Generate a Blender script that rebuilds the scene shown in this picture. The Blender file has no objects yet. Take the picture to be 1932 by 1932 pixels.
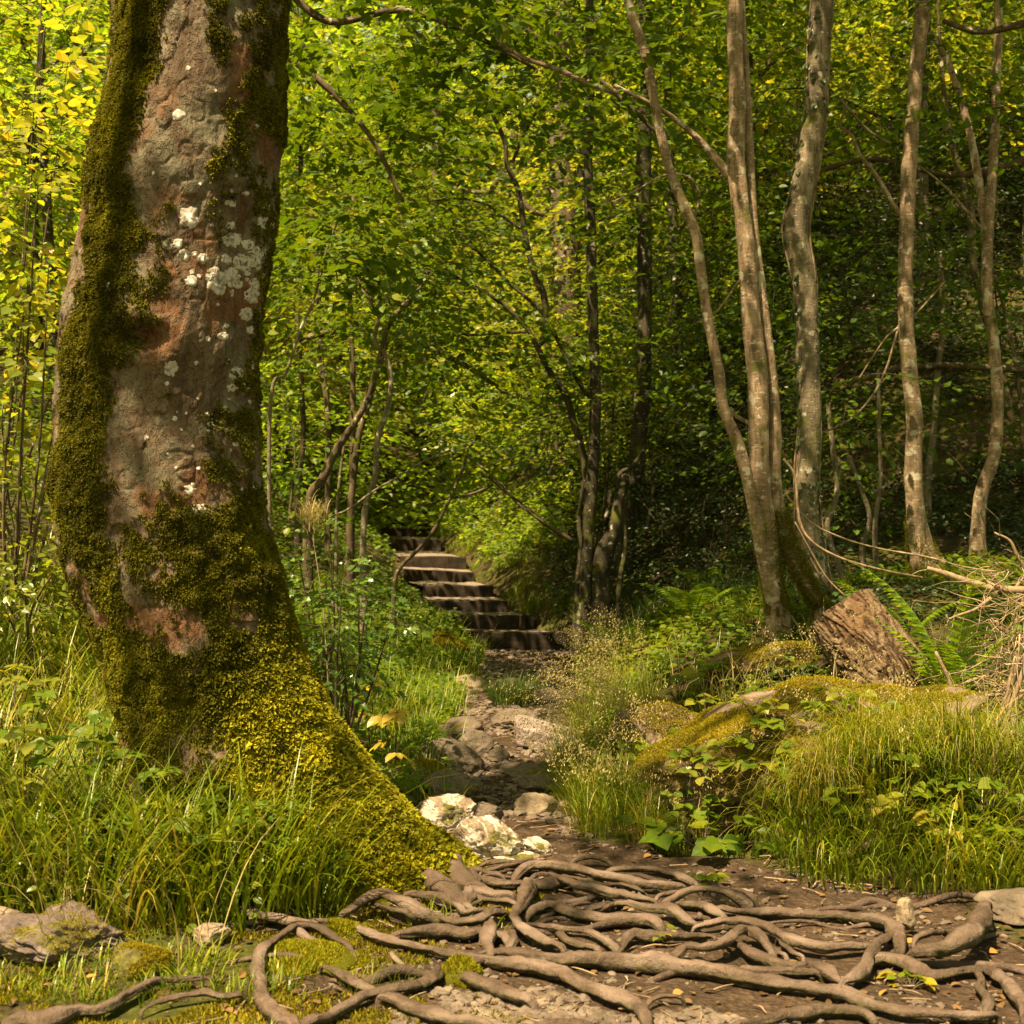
import bpy, math, random
import numpy as np
random.seed(7)
RNG = np.random.default_rng(11)
PI = math.pi
scene = bpy.context.scene
COL = scene.collection

# ------------------------------------------------------------------ camera, world, sun, exposure
F = 2654.0            # focal length in units of a 1932 wide picture
CAMZ = 1.24
cam_d = bpy.data.cameras.new('camera')
cam_d.sensor_width = 36.0
cam_d.lens = F / 1932.0 * 36.0
cam_d.clip_start = 0.05
cam_d.clip_end = 400
cam_d.dof.use_dof = True
cam_d.dof.focus_distance = 6.0
cam_d.dof.aperture_fstop = 6.3
cam = bpy.data.objects.new('camera', cam_d)
cam.location = (0, 0, CAMZ)
cam.rotation_euler = (PI / 2, 0, 0)
COL.objects.link(cam)
scene.camera = cam

SUN = np.array([-0.30, -0.36, 0.88]); SUN /= np.linalg.norm(SUN)
sun_el = math.asin(SUN[2]); sun_az = math.atan2(SUN[0], SUN[1])
world = bpy.data.worlds.new('World'); scene.world = world
world.use_nodes = True
wn = world.node_tree.nodes; wl = world.node_tree.links
wn.clear()
sky = wn.new('ShaderNodeTexSky'); sky.sky_type = 'NISHITA'; sky.sun_disc = False
sky.sun_elevation = sun_el; sky.sun_rotation = sun_az
tint = wn.new('ShaderNodeMix'); tint.data_type = 'RGBA'; tint.blend_type = 'MULTIPLY'
tint.inputs[0].default_value = 1.0
tint.inputs[7].default_value = (1.0, 0.80, 0.30, 1)
bg = wn.new('ShaderNodeBackground'); bg.inputs[1].default_value = 0.095
wo = wn.new('ShaderNodeOutputWorld')
wl.new(sky.outputs[0], tint.inputs[6]); wl.new(tint.outputs[2], bg.inputs[0]); wl.new(bg.outputs[0], wo.inputs[0])

sd = bpy.data.lights.new('sun', 'SUN'); sd.energy = 5.0; sd.angle = math.radians(0.6)
sd.color = (1.0, 0.80, 0.47)
so = bpy.data.objects.new('sun', sd); COL.objects.link(so)
from mathutils import Vector
so.rotation_euler = Vector(SUN).to_track_quat('Z', 'Y').to_euler()
so.location = (-5, -2, 12)

vs = scene.view_settings
vs.view_transform = 'Standard'; vs.look = 'None'; vs.gamma = 1.0; vs.use_curve_mapping = False
vs.exposure = 1.7
cy = scene.cycles
cy.max_bounces = 6; cy.diffuse_bounces = 3; cy.glossy_bounces = 2; cy.transmission_bounces = 4
cy.transparent_max_bounces = 4; cy.caustics_reflective = False; cy.caustics_refractive = False
cy.sample_clamp_indirect = 4.0

# ------------------------------------------------------------------ numpy noise
def _hash(ix, iy, iz, seed):
    h = (ix.astype(np.int64) * 374761393 + iy.astype(np.int64) * 668265263 + iz.astype(np.int64) * 2147483647 + seed * 974634777) & 0xFFFFFFFF
    h = ((h ^ (h >> 13)) * 1274126177) & 0xFFFFFFFF
    h = ((h ^ (h >> 15)) * 2246822519) & 0xFFFFFFFF
    return ((h ^ (h >> 16)) & 0xFFFFFF) / float(0xFFFFFF)
def vnoise(p, seed=0):
    p = np.asarray(p, float)
    i = np.floor(p).astype(np.int64); f = p - i; f = f * f * (3 - 2 * f)
    r = 0
    for dx in (0, 1):
        wx = f[..., 0] if dx else 1 - f[..., 0]
        for dy in (0, 1):
            wy = f[..., 1] if dy else 1 - f[..., 1]
            for dz in (0, 1):
                wz = f[..., 2] if dz else 1 - f[..., 2]
                r = r + wx * wy * wz * _hash(i[..., 0] + dx, i[..., 1] + dy, i[..., 2] + dz, seed)
    return r * 2 - 1
def fbm(p, octv=4, seed=0, gain=0.5):
    p = np.asarray(p, float); a = 1.0; s = 0; t = 0
    for k in range(octv):
        s = s + a * vnoise(p * (2.03 ** k) + 17.3 * k, seed + k); t += a; a *= gain
    return s / t
def sstep(x, a, b):
    t = np.clip((np.asarray(x, float) - a) / (b - a), 0, 1); return t * t * (3 - 2 * t)
def norm(v):
    return v / np.maximum(np.linalg.norm(v, axis=-1, keepdims=True), 1e-9)

# ------------------------------------------------------------------ terrain height
STEP = [  # distance, centre x, tread height
    (12.56, 0.128, 0.17), (13.02, -0.20, 0.29), (13.65, -0.42, 0.385), (14.4, -0.55, 0.49),
    (15.4, -0.80, 0.60), (16.4, -0.92, 0.725), (19.0, -1.36, 0.875), (21.4, -1.60, 1.0), (23.2, -1.70, 1.12)]
PXY = np.array([0, 3, 5.2, 6.2, 7.6, 9.8, 11.6] + [s[0] for s in STEP] + [40, 90.])
PXX = np.array([0.1, 0.1, 0.02, -0.04, -0.02, 0.0, 0.11] + [s[1] for s in STEP] + [-1.5, 0.])
PZY = [-50, 12.4]; PZZ = [0, 0]
_pz = 0.0
for (sy, sx_, sz) in STEP:
    PZY += [sy + 0.06, sy + 0.24]; PZZ += [_pz, sz - 0.07]; _pz = sz - 0.07
PZY += [24.0, 30, 60, 120]; PZZ += [1.15, 3.4, 16.0, 34.0]
def path_x(y): return np.interp(y, PXY, PXX)
def path_z(y): return np.interp(y, PZY, PZZ)
BZY = [-50, 11.8, 13, 14.4, 16.4, 21.4, 24, 30, 60, 120]; BZZ = [0, 0, .25, .48, .72, 1.0, 1.15, 3.4, 16.0, 34.0]
def path_half(y): return np.interp(y, [0, 4.7, 5.3, 6.4, 7.6, 9, 11.5, 12.5, 25, 26], [1.5, 1.4, .25, .23, .34, .30, .34, .40, .40, 0.01])
def hgt(x, y):
    x = np.asarray(x, float); y = np.asarray(y, float)
    px = path_x(y); d = x - px; hw = path_half(y)
    onp = sstep(np.abs(d), hw + 0.0, hw + 0.28)
    z = path_z(y) * (1 - onp) + np.interp(y, BZY, BZZ) * onp
    # right bank and the hillside behind it
    bank = 0.60 * sstep(d, 0.22, 1.35) * sstep(y, 4.9, 9.0) * (1 - 0.55 * sstep(y, 9.5, 11.5) * sstep(-x, -2.6, -1.6))
    bank += 0.13 * np.clip(x - 1.5, 0, 6) * sstep(y, 5, 7.5)
    bank = np.maximum(bank, .25 * sstep(y, 4.80, 5.25) * sstep(x, .95, 1.35))
    z = z + bank
    # dark hollow under the great boulder
    z = z - .13 * sstep(x, .50, .62) * (1 - sstep(x, .92, 1.05)) * sstep(y, 5.05, 5.2) * (1 - sstep(y, 5.75, 6.1))
    # hollowed out between the roots
    z = z - .032 * sstep(y, 3.2, 3.6) * (1 - sstep(y, 4.85, 5.15)) * sstep(x, -.75, -.35)
    z = z + sstep(d, 0.5, 4.6) * 0.42 * np.clip(y - 10.3, 0, 14)
    # left bank
    z = z + 0.50 * sstep(-d, 0.42, 1.9) * sstep(y, 5.3, 8.5) + 0.10 * np.clip(-x - 1.0, 0, 3) * sstep(y, 3.6, 5.5)
    z = z + sstep(-d, 1.2, 5) * 0.16 * np.clip(y - 9, 0, 14)
    q = np.stack([x, y, np.zeros_like(x)], -1)
    rough = 0.015 + 0.05 * onp * sstep(y, 5, 7)
    z = z + rough * fbm(q * 1.7, 3, 5) + (0.012 + .012 * onp) * fbm(q * 7, 3, 9) + 0.5 * sstep(y, 22, 34) * fbm(q * 0.12, 3, 3)
    return z
def h1(x, y): return float(hgt(np.array([x]), np.array([y]))[0])

def P(px, py, d):   # a point of the 1932-wide photograph at distance d
    return np.array([(px - 966) / F * d, d, CAMZ - (py - 966) / F * d])
def S(sx, sy, d): return P(sx * .7728, sy * .7728, d)
def ground_hit(px, py, dz=0.0, d0=2.5, d1=60):   # where the line of sight meets the ground
    ds = np.linspace(d0, d1, 1500) if d1 > 20 else np.linspace(d0, d1, 600)
    x = (px - 966) / F * ds; z = CAMZ - (py - 966) / F * ds
    g = hgt(x, ds) + dz
    k = np.nonzero(z <= g)[0]
    k = k[0] if len(k) else len(ds) - 1
    return np.array([x[k], ds[k], g[k]])

# ------------------------------------------------------------------ mesh building
class MB:
    def __init__(s): s.v = []; s.f = []; s.r = []; s.m = []; s.n = 0
    def add(s, V, T, rnd=0.5, mi=0):
        V = np.asarray(V, float).reshape(-1, 3); T = np.asarray(T, int).reshape(-1, 3)
        s.v.append(V); s.f.append(T + s.n); s.n += len(V)
        s.r.append(np.broadcast_to(np.asarray(rnd, float), (len(V),)).copy())
        s.m.append(np.broadcast_to(np.asarray(mi, int), (len(T),)).copy())
    def build(s, name, mats, parent=None, smooth=False, origin=None, extra=None):
        me = bpy.data.meshes.new(name)
        V = np.concatenate(s.v); T = np.concatenate(s.f); R = np.concatenate(s.r); M = np.concatenate(s.m)
        if origin is None: origin = np.zeros(3)
        V = V - np.asarray(origin)
        me.vertices.add(len(V)); me.vertices.foreach_set('co', V.astype(np.float32).ravel())
        me.loops.add(len(T) * 3); me.loops.foreach_set('vertex_index', T.astype(np.int32).ravel())
        me.polygons.add(len(T)); me.polygons.foreach_set('loop_start', np.arange(0, len(T) * 3, 3, dtype=np.int32))
        me.polygons.foreach_set('loop_total', np.full(len(T), 3, dtype=np.int32))
        if not isinstance(mats, (list, tuple)): mats = [mats]
        for m in mats: me.materials.append(m)
        me.polygons.foreach_set('material_index', M.astype(np.int32))
        me.polygons.foreach_set('use_smooth', np.full(len(T), smooth, dtype=bool))
        a = me.attributes.new('rnd', 'FLOAT', 'POINT'); a.data.foreach_set('value', R.astype(np.float32))
        for k, arr in (extra or {}).items():
            a = me.attributes.new(k, 'FLOAT', 'POINT'); a.data.foreach_set('value', np.asarray(arr, np.float32))
        me.update(calc_edges=True); me.validate()
        o = bpy.data.objects.new(name, me); COL.objects.link(o)
        if parent is not None:
            o.parent = parent
            o.location = np.asarray(origin) - np.array(parent.location)
        else: o.location = origin
        return o

def tag(o, label=None, cat=None, group=None, kind=None):
    if label: o['label'] = label
    if cat: o['category'] = cat
    if group: o['group'] = group
    if kind: o['kind'] = kind
    return o
def empty(name, loc, label, cat, group=None):
    o = bpy.data.objects.new(name, None); o.location = loc; COL.objects.link(o)
    o.empty_display_size = 0.2
    return tag(o, label, cat, group)

def spline(pts, n):
    pts = np.asarray(pts, float)
    if len(pts) == 2: pts = np.vstack([pts[0], (pts[0] + pts[1]) / 2, pts[1]])
    seg = np.r_[0, np.cumsum(np.maximum(np.linalg.norm(np.diff(pts[:, :3], axis=0), axis=1), 1e-6) ** 0.6)]
    t = np.linspace(0, seg[-1], n)
    P0 = np.vstack([2 * pts[0] - pts[1], pts, 2 * pts[-1] - pts[-2]])
    i = np.clip(np.searchsorted(seg, t, side='right') - 1, 0, len(pts) - 2)
    u = ((t - seg[i]) / (seg[i + 1] - seg[i]))[:, None]
    a, b, c, d = P0[i], P0[i + 1], P0[i + 2], P0[i + 3]
    return 0.5 * (2 * b + (c - a) * u + (2 * a - 5 * b + 4 * c - d) * u * u + (3 * b - a - 3 * c + d) * u ** 3)

def tube(pts4, nseg=8, step=None, rough=0.0, seed=0, nfreq=8.0, close=True, n=None, groove=0.0, zflat=1.0):
    """pts4: rows of x, y, z, radius. Returns vertices, triangles."""
    pts4 = np.asarray(pts4, float)
    L = np.linalg.norm(np.diff(pts4[:, :3], axis=0), axis=1).sum()
    if n is None: n = int(max(4, min(400, L / (step or max(0.02, pts4[:, 3].mean() * 1.2)))))
    c = spline(pts4, n); r = np.maximum(c[:, 3], 0.0008); c = c[:, :3]
    t = norm(np.gradient(c, axis=0))
    ref = np.array([0., 0, 1]) if abs(t[:, 2]).mean() < 0.8 else np.array([1., 0, 0])
    a = norm(np.cross(t, ref)); b = np.cross(a, t)
    th = np.linspace(0, 2 * PI, nseg, endpoint=False)
    ring = np.cos(th)[None, :, None] * a[:, None, :] + np.sin(th)[None, :, None] * b[:, None, :]
    rr = np.repeat(r[:, None], nseg, 1)
    if rough:
        q = (c[:, None, :] + ring * rr[..., None])
        rr = rr * (1 + rough * fbm(q * nfreq, 3, seed))
    if groove:
        sarc = np.linspace(0, L, n)[:, None]; q = np.stack([np.cos(th)[None] * 1.6 + 0 * sarc, np.sin(th)[None] * 1.6 + 0 * sarc, sarc * 4 + 0 * th[None]], -1)
        rr = rr * (1 + groove * 1.6 * fbm(q, 2, seed + 5) - groove * np.maximum(0, 1 - 4 * np.abs(vnoise(q * np.array([1.6, 1.6, .8]) + 7, seed))))
    V = c[:, None, :] + ring * rr[..., None] * np.array([1, 1, zflat])
    V = V.reshape(-1, 3)
    i = np.arange(n - 1)[:, None] * nseg; j = np.arange(nseg)[None, :]; j2 = (j + 1) % nseg
    q0 = i + j; q1 = i + j2; q2 = i + nseg + j2; q3 = i + nseg + j
    T = np.concatenate([np.stack([q0, q1, q2], -1).reshape(-1, 3), np.stack([q0, q2, q3], -1).reshape(-1, 3)])
    if close:
        k = len(V); V = np.vstack([V, c[0] - t[0] * r[0] * .3, c[-1] + t[-1] * r[-1] * .6])
        jj = np.arange(nseg); j2 = (jj + 1) % nseg
        T = np.vstack([T, np.stack([j2, jj, np.full(nseg, k)], -1),
                       np.stack([(n - 1) * nseg + jj, (n - 1) * nseg + j2, np.full(nseg, k + 1)], -1)])
    return V, T

# ------------------------------------------------------------------ materials
class NT:
    def __init__(s, name):
        s.m = bpy.data.materials.new(name); s.m.use_nodes = True
        s.t = s.m.node_tree; s.t.nodes.clear(); s.out = s.t.nodes.new('ShaderNodeOutputMaterial')
    def n(s, ty, **k):
        x = s.t.nodes.new(ty)
        for a, b in k.items(): setattr(x, a, b)
        return x
    def l(s, a, b): s.t.links.new(a, b)
    def obj(s, scale=(1, 1, 1)):
        tc = s.n('ShaderNodeTexCoord'); mp = s.n('ShaderNodeMapping'); mp.inputs['Scale'].default_value = scale
        s.l(tc.outputs['Object'], mp.inputs[0]); return mp.outputs[0]
    def noise(s, vec, scale, detail=4, rough=.55, dist=0):
        x = s.n('ShaderNodeTexNoise'); x.inputs['Scale'].default_value = scale; x.inputs['Detail'].default_value = detail
        x.inputs['Roughness'].default_value = rough; x.inputs['Distortion'].default_value = dist
        s.l(vec, x.inputs['Vector']); return x.outputs[0]
    def voro(s, vec, scale, feat='F1', out='Distance'):
        x = s.n('ShaderNodeTexVoronoi', feature=feat); x.inputs['Scale'].default_value = scale
        s.l(vec, x.inputs['Vector']); return x.outputs[out]
    def ramp(s, fac, stops, interp='LINEAR'):
        x = s.n('ShaderNodeValToRGB'); x.color_ramp.interpolation = interp
        e = x.color_ramp.elements
        while len(e) < len(stops): e.new(0.5)
        for k, (p, c) in enumerate(stops):
            e[k].position = p
            e[k].color = (c, c, c, 1) if not hasattr(c, '__len__') else (*c, 1)
        s.l(fac, x.inputs[0]); return x.outputs[0]
    def mix(s, fac, a, b, mode='MIX'):
        x = s.n('ShaderNodeMix', data_type='RGBA', blend_type=mode)
        for sock, v in ((x.inputs[0], fac), (x.inputs[6], a), (x.inputs[7], b)):
            if hasattr(v, 'is_linked') or hasattr(v, 'links'): s.l(v, sock)
            elif hasattr(v, '__len__'): sock.default_value = (*v, 1)
            else: sock.default_value = v
        return x.outputs[2]
    def math(s, op, a, b=0.5, clamp=False):
        x = s.n('ShaderNodeMath', operation=op, use_clamp=clamp)
        for sock, v in ((x.inputs[0], a), (x.inputs[1], b)):
            if hasattr(v, 'links'): s.l(v, sock)
            else: sock.default_value = v
        return x.outputs[0]
    def attr(s, name):
        x = s.n('ShaderNodeAttribute', attribute_name=name); return x.outputs['Fac']
    def bump(s, h, strength=.5, dist=.01):
        x = s.n('ShaderNodeBump'); x.inputs['Strength'].default_value = strength; x.inputs['Distance'].default_value = dist
        s.l(h, x.inputs['Height']); return x.outputs[0]
    def principled(s, col, rough=.8, spec=.3, normal=None):
        x = s.n('ShaderNodeBsdfPrincipled')
        if hasattr(col, 'links'): s.l(col, x.inputs['Base Color'])
        else: x.inputs['Base Color'].default_value = (*col, 1)
        if hasattr(rough, 'links'): s.l(rough, x.inputs['Roughness'])
        else: x.inputs['Roughness'].default_value = rough
        x.inputs['Specular IOR Level'].default_value = spec
        if normal is not None: s.l(normal, x.inputs['Normal'])
        return x.outputs[0]
    def done(s, sh): s.l(sh, s.out.inputs[0]); return s.m

def leaf_mat(name, stops, trans=.45, rough=.45, spec=.28, tboost=(1.5, 1.35, .6), pn=.0):
    t = NT(name); r = t.attr('rnd')
    col = t.ramp(r, stops)
    tc = t.obj()
    blot = t.noise(tc, 60, 3)
    col = t.mix(t.ramp(blot, [(.5, 0), (.75, .35)]), col, (.10, .10, .02))
    p = t.principled(col, rough, spec)
    tr = t.n('ShaderNodeBsdfTranslucent')
    tb = t.mix(1.0, col, tboost, 'MULTIPLY'); t.l(tb, tr.inputs[0])
    mx = t.n('ShaderNodeMixShader'); mx.inputs[0].default_value = trans
    t.l(p, mx.inputs[1]); t.l(tr.outputs[0], mx.inputs[2])
    return t.done(mx.outputs[0])

def bark_mat(name, c1, c2, c3, moss=.0, lich=.0, sc=1.0, streak=(1, 1, .25), bump=.6, rings=0.0, dist=.008):
    t = NT(name); v = t.obj(streak); vv = t.obj()
    n1 = t.noise(v, 14 * sc, 6, .65); n2 = t.noise(vv, 3.2 * sc, 4, .6); n3 = t.noise(v, 70 * sc, 3, .6)
    col = t.ramp(n1, [(.32, c1), (.5, c2), (.68, c3)])
    col = t.mix(t.ramp(n2, [(.42, 0), (.6, .65)]), col, tuple(a * .5 for a in c2))
    vf = t.obj((1, 1, .16)); nf = t.noise(vf, 34 * sc, 4, .65, .3)
    col = t.mix(t.ramp(nf, [(.36, .75), (.47, 0)]), col, tuple(a * .45 for a in c1))
    n1 = t.math('ADD', n1, t.math('MULTIPLY', nf, .6))
    h = t.math('ADD', t.math('MULTIPLY', n1, .8), t.math('MULTIPLY', n3, .4))
    if rings:
        vr = t.obj((1, 1, 3)); nr = t.noise(vr, 13 * sc, 6, .75, .6)
        rg = t.ramp(nr, [(.45, 0), (.56, 1)])
        col = t.mix(t.math('MULTIPLY', rg, rings), col, tuple(min(1, a * 1.5) for a in c3))
        h = t.math('ADD', h, t.math('MULTIPLY', nr, .5))
    if lich:
        lv = t.noise(vv, 11 * sc, 4, .5); col = t.mix(t.ramp(lv, [(.66 - .12 * lich, 0), (.70 - .12 * lich, .8)]), col, (.42, .37, .29))
        lw = t.noise(t.obj((1, 1, 2.6)), 30, 4, .6); col = t.mix(t.ramp(lw, [(.66 - .10 * lich, 0), (.70 - .10 * lich, .75)]), col, (.48, .40, .31))
    if moss:
        mv = t.noise(vv, 5, 5, .7); col = t.mix(t.ramp(mv, [(.62 - .25 * moss, 0), (.72 - .25 * moss, .9)]), col, (.085, .085, .012))
    return t.done(t.principled(col, .85, .2, t.bump(h, bump, dist)))
# ------------------------------------------------------------------ material library
G = lambda *c: c
M_LEAF = leaf_mat('leaf_green', [(0, (0.034, 0.067, 0.0046)), (.35, (0.063, 0.118, 0.0062)), (.65, (0.114, 0.168, 0.0077)), (.88, (0.194, 0.213, 0.0092)), (1, (0.343, 0.269, 0.0154))])
M_LEAFB = leaf_mat('leaf_back', [(0, (0.062, 0.122, 0.0144)), (.35, (0.119, 0.198, 0.0194)), (.65, (0.209, 0.282, 0.0240)), (.88, (0.348, 0.365, 0.0336)), (1, (0.530, 0.457, 0.0480))], trans=.65, tboost=(1.75, 1.6, .5))
M_LEAFY = leaf_mat('leaf_yellow', [(0, (0.075, 0.116, 0.0160)), (.35, (0.149, 0.189, 0.0200)), (.7, (0.286, 0.282, 0.0300)), (1, (0.488, 0.346, 0.0601))], trans=.55, tboost=(1.6, 1.5, .5), rough=.35, spec=.6)
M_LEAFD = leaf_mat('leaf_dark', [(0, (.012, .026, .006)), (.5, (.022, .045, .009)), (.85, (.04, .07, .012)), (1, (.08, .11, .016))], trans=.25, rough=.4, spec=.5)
M_LEAFG = leaf_mat('leaf_gloss', [(0, (.03, .07, .012)), (.6, (.06, .12, .014)), (1, (.14, .20, .02))], trans=.2, rough=.16, spec=1.0)
M_FERN = leaf_mat('fern_leaf', [(0, (0.103, 0.190, 0.0077)), (.6, (0.185, 0.286, 0.0108)), (1, (0.371, 0.381, 0.0154))], trans=.4)
M_GRASS = leaf_mat('grass_blade', [(0, (0.069, 0.112, 0.0062)), (.4, (0.137, 0.190, 0.0077)), (.7, (0.229, 0.258, 0.0108)), (.9, (0.366, 0.302, 0.0308)), (1, (0.458, 0.336, 0.0924))], trans=.35, rough=.38, spec=.35, tboost=(1.3, 1.2, .6))
M_GRASSD = leaf_mat('grass_shade', [(0, (.03, .055, .008)), (.6, (.06, .10, .010)), (1, (.14, .16, .02))], trans=.35, rough=.4)  # darker copy of the grass, shade put into its colour
M_DRY = leaf_mat('dry_grass', [(0, (.20, .15, .06)), (.5, (.34, .26, .10)), (1, (.46, .38, .16))], trans=.3, rough=.5, spec=.3, tboost=(1, 1, .8))
M_MOSST = leaf_mat('moss_tuft', [(0, (0.043, 0.040, 0.0050)), (.4, (0.112, 0.105, 0.0070)), (.75, (0.245, 0.226, 0.0100)), (1, (0.408, 0.363, 0.0160))], trans=.35, rough=.7, spec=.1, tboost=(1.3, 1.2, .6))
M_MOSSY = leaf_mat('moss_gold', [(0, (.06, .055, .004)), (.4, (.15, .125, .006)), (.75, (.30, .24, .010)), (1, (.44, .33, .016))], trans=.25, rough=.7, spec=.1, tboost=(1.2, 1.1, .6))
M_TWIG = bark_mat('twig', (.04, .03, .02), (.075, .055, .035), (.12, .095, .06), bump=.2)
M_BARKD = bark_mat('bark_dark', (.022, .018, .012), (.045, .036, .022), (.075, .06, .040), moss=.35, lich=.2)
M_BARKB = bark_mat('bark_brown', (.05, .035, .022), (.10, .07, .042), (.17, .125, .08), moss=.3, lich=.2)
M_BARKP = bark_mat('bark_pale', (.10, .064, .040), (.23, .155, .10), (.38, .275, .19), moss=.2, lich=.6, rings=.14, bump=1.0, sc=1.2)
M_BARKI = bark_mat('bark_ivy', (.07, .055, .035), (.16, .125, .085), (.27, .215, .15), moss=.3, lich=.35, rings=.15, bump=1.0, dist=.015)
M_DEAD = bark_mat('dead_wood', (.15, .095, .06), (.30, .205, .13), (.44, .33, .22), bump=.4, streak=(1, 1, 1))

def mk_root():
    t = NT('root_bark'); v = t.obj()
    n1 = t.noise(v, 9, 6, .65, .6); n2 = t.noise(v, 45, 5, .7); n3 = t.noise(v, 3.1, 4, .6)
    col = t.ramp(n1, [(.3, (.034, .020, .014)), (.5, (.095, .059, .044)), (.7, (.17, .112, .088))])
    col = t.mix(t.ramp(n2, [(.42, .5), (.55, 0)]), col, (.08, .048, .030))
    col = t.mix(t.ramp(n3, [(.52, 0), (.66, .75)]), col, (.22, .155, .13))
    col = t.mix(t.ramp(t.noise(v, 2.2, 4, .6), [(.34, .65), (.48, 0)]), col, (.045, .028, .018))
    # moss and soil on the flanks, where r is low
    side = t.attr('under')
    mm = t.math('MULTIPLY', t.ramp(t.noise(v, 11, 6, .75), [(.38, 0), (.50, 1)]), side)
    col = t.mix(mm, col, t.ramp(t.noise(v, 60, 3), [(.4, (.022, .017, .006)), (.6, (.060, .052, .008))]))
    h = t.math('ADD', t.math('MULTIPLY', n1, .7), t.math('MULTIPLY', n2, .45))
    return t.done(t.principled(col, t.ramp(n2, [(.3, .55), (.7, .8)]), .35, t.bump(h, 1.0, .028)))
M_ROOT = mk_root()

def mk_ground():
    t = NT('forest_soil'); v = t.obj()
    n1 = t.noise(v, 2.5, 6, .65); n2 = t.noise(v, 22, 6, .7); n3 = t.noise(v, 90, 3, .6)
    col = t.ramp(n2, [(.3, (.020, .014, .008)), (.5, (.055, .038, .020)), (.7, (.11, .075, .042))])
    col = t.mix(t.ramp(n1, [(.44, 0), (.58, .8)]), col, t.ramp(n2, [(.3, (.02, .025, .004)), (.6, (.075, .085, .010)), (.8, (.13, .13, .015))]))
    h = t.math('ADD', n2, t.math('MULTIPLY', n3, .5))
    return t.done(t.principled(col, .95, .1, t.bump(h, .8, .03)))
def mk_path():
    t = NT('path_dirt'); v = t.obj()
    n1 = t.noise(v, 3.5, 6, .65); n2 = t.noise(v, 30, 6, .7); vo = t.voro(v, 55)
    col = t.ramp(n2, [(.3, (.030, .018, .010)), (.5, (.060, .036, .022)), (.72, (.125, .080, .052))])
    col = t.mix(t.ramp(n1, [(.45, 0), (.62, .6)]), col, (.03, .021, .012))
    h = t.math('ADD', n2, t.math('MULTIPLY', vo, -.8))
    return t.done(t.principled(col, .9, .2, t.bump(h, .9, .02)))
M_GROUND = mk_ground(); M_PATH = mk_path()

def rock_mat(name, c1, c2, c3, moss=0., white=0.):
    t = NT(name); v = t.obj()
    n1 = t.noise(v, 6, 7, .68, .4); n2 = t.noise(v, 40, 5, .7); n3 = t.noise(v, 4.3, 5, .65)
    col = t.ramp(n1, [(.3, c1), (.5, c2), (.7, c3)])
    col = t.mix(t.ramp(n2, [(.35, .5), (.5, 0)]), col, tuple(a * .5 for a in c1))
    if white:
        nw = t.noise(v, 7, 6, .7, .8)
        col = t.mix(t.ramp(nw, [(.56 - .10 * white, 0), (.60 - .10 * white, .9)]), col, (.47, .40, .34))
    if moss:
        ge = t.n('ShaderNodeNewGeometry'); sp = t.n('ShaderNodeSeparateXYZ'); t.l(ge.outputs['Normal'], sp.inputs[0])
        up = t.math('ADD', t.math('MULTIPLY', sp.outputs[2], .12), n3)
        mc = t.ramp(n2, [(.35, (.035, .030, .006)), (.55, (.10, .085, .010)), (.8, (.20, .16, .014))])
        col = t.mix(t.ramp(up, [(.72 - .28 * moss, 0), (.76 - .28 * moss, 1)]), col, mc)
    h = t.math('ADD', n1, t.math('MULTIPLY', n2, .5))
    return t.done(t.principled(col, .75, .35, t.bump(h, .9, .02)))
M_ROCK = rock_mat('rock_brown', (.06, .045, .032), (.12, .088, .064), (.20, .15, .115), moss=.15)
M_ROCKM = rock_mat('rock_mossy', (.04, .032, .02), (.085, .065, .045), (.15, .11, .08), moss=.75)
M_ROCKW = rock_mat('rock_white', (.13, .09, .06), (.25, .18, .125), (.38, .29, .22), moss=.38, white=1.0)
M_ROCKT = rock_mat('rock_tan', (.14, .10, .07), (.24, .175, .12), (.34, .26, .19), moss=.1)
M_ROCKP = rock_mat('rock_pink', (.13, .095, .08), (.24, .18, .16), (.36, .29, .27), moss=.15)
M_ROCKG = rock_mat('rock_fissured', (.045, .030, .026), (.12, .085, .078), (.28, .215, .205), moss=.45)
M_BOULD = rock_mat('rock_boulder', (.06, .038, .024), (.15, .10, .07), (.30, .22, .17), moss=.2)
M_STEPW = bark_mat('step_timber', (.016, .011, .007), (.032, .022, .015), (.055, .040, .028), bump=.5, streak=(.3, 1, 1))
M_STEPT = rock_mat('step_gravel', (.11, .078, .06), (.20, .15, .12), (.32, .25, .21))

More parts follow.
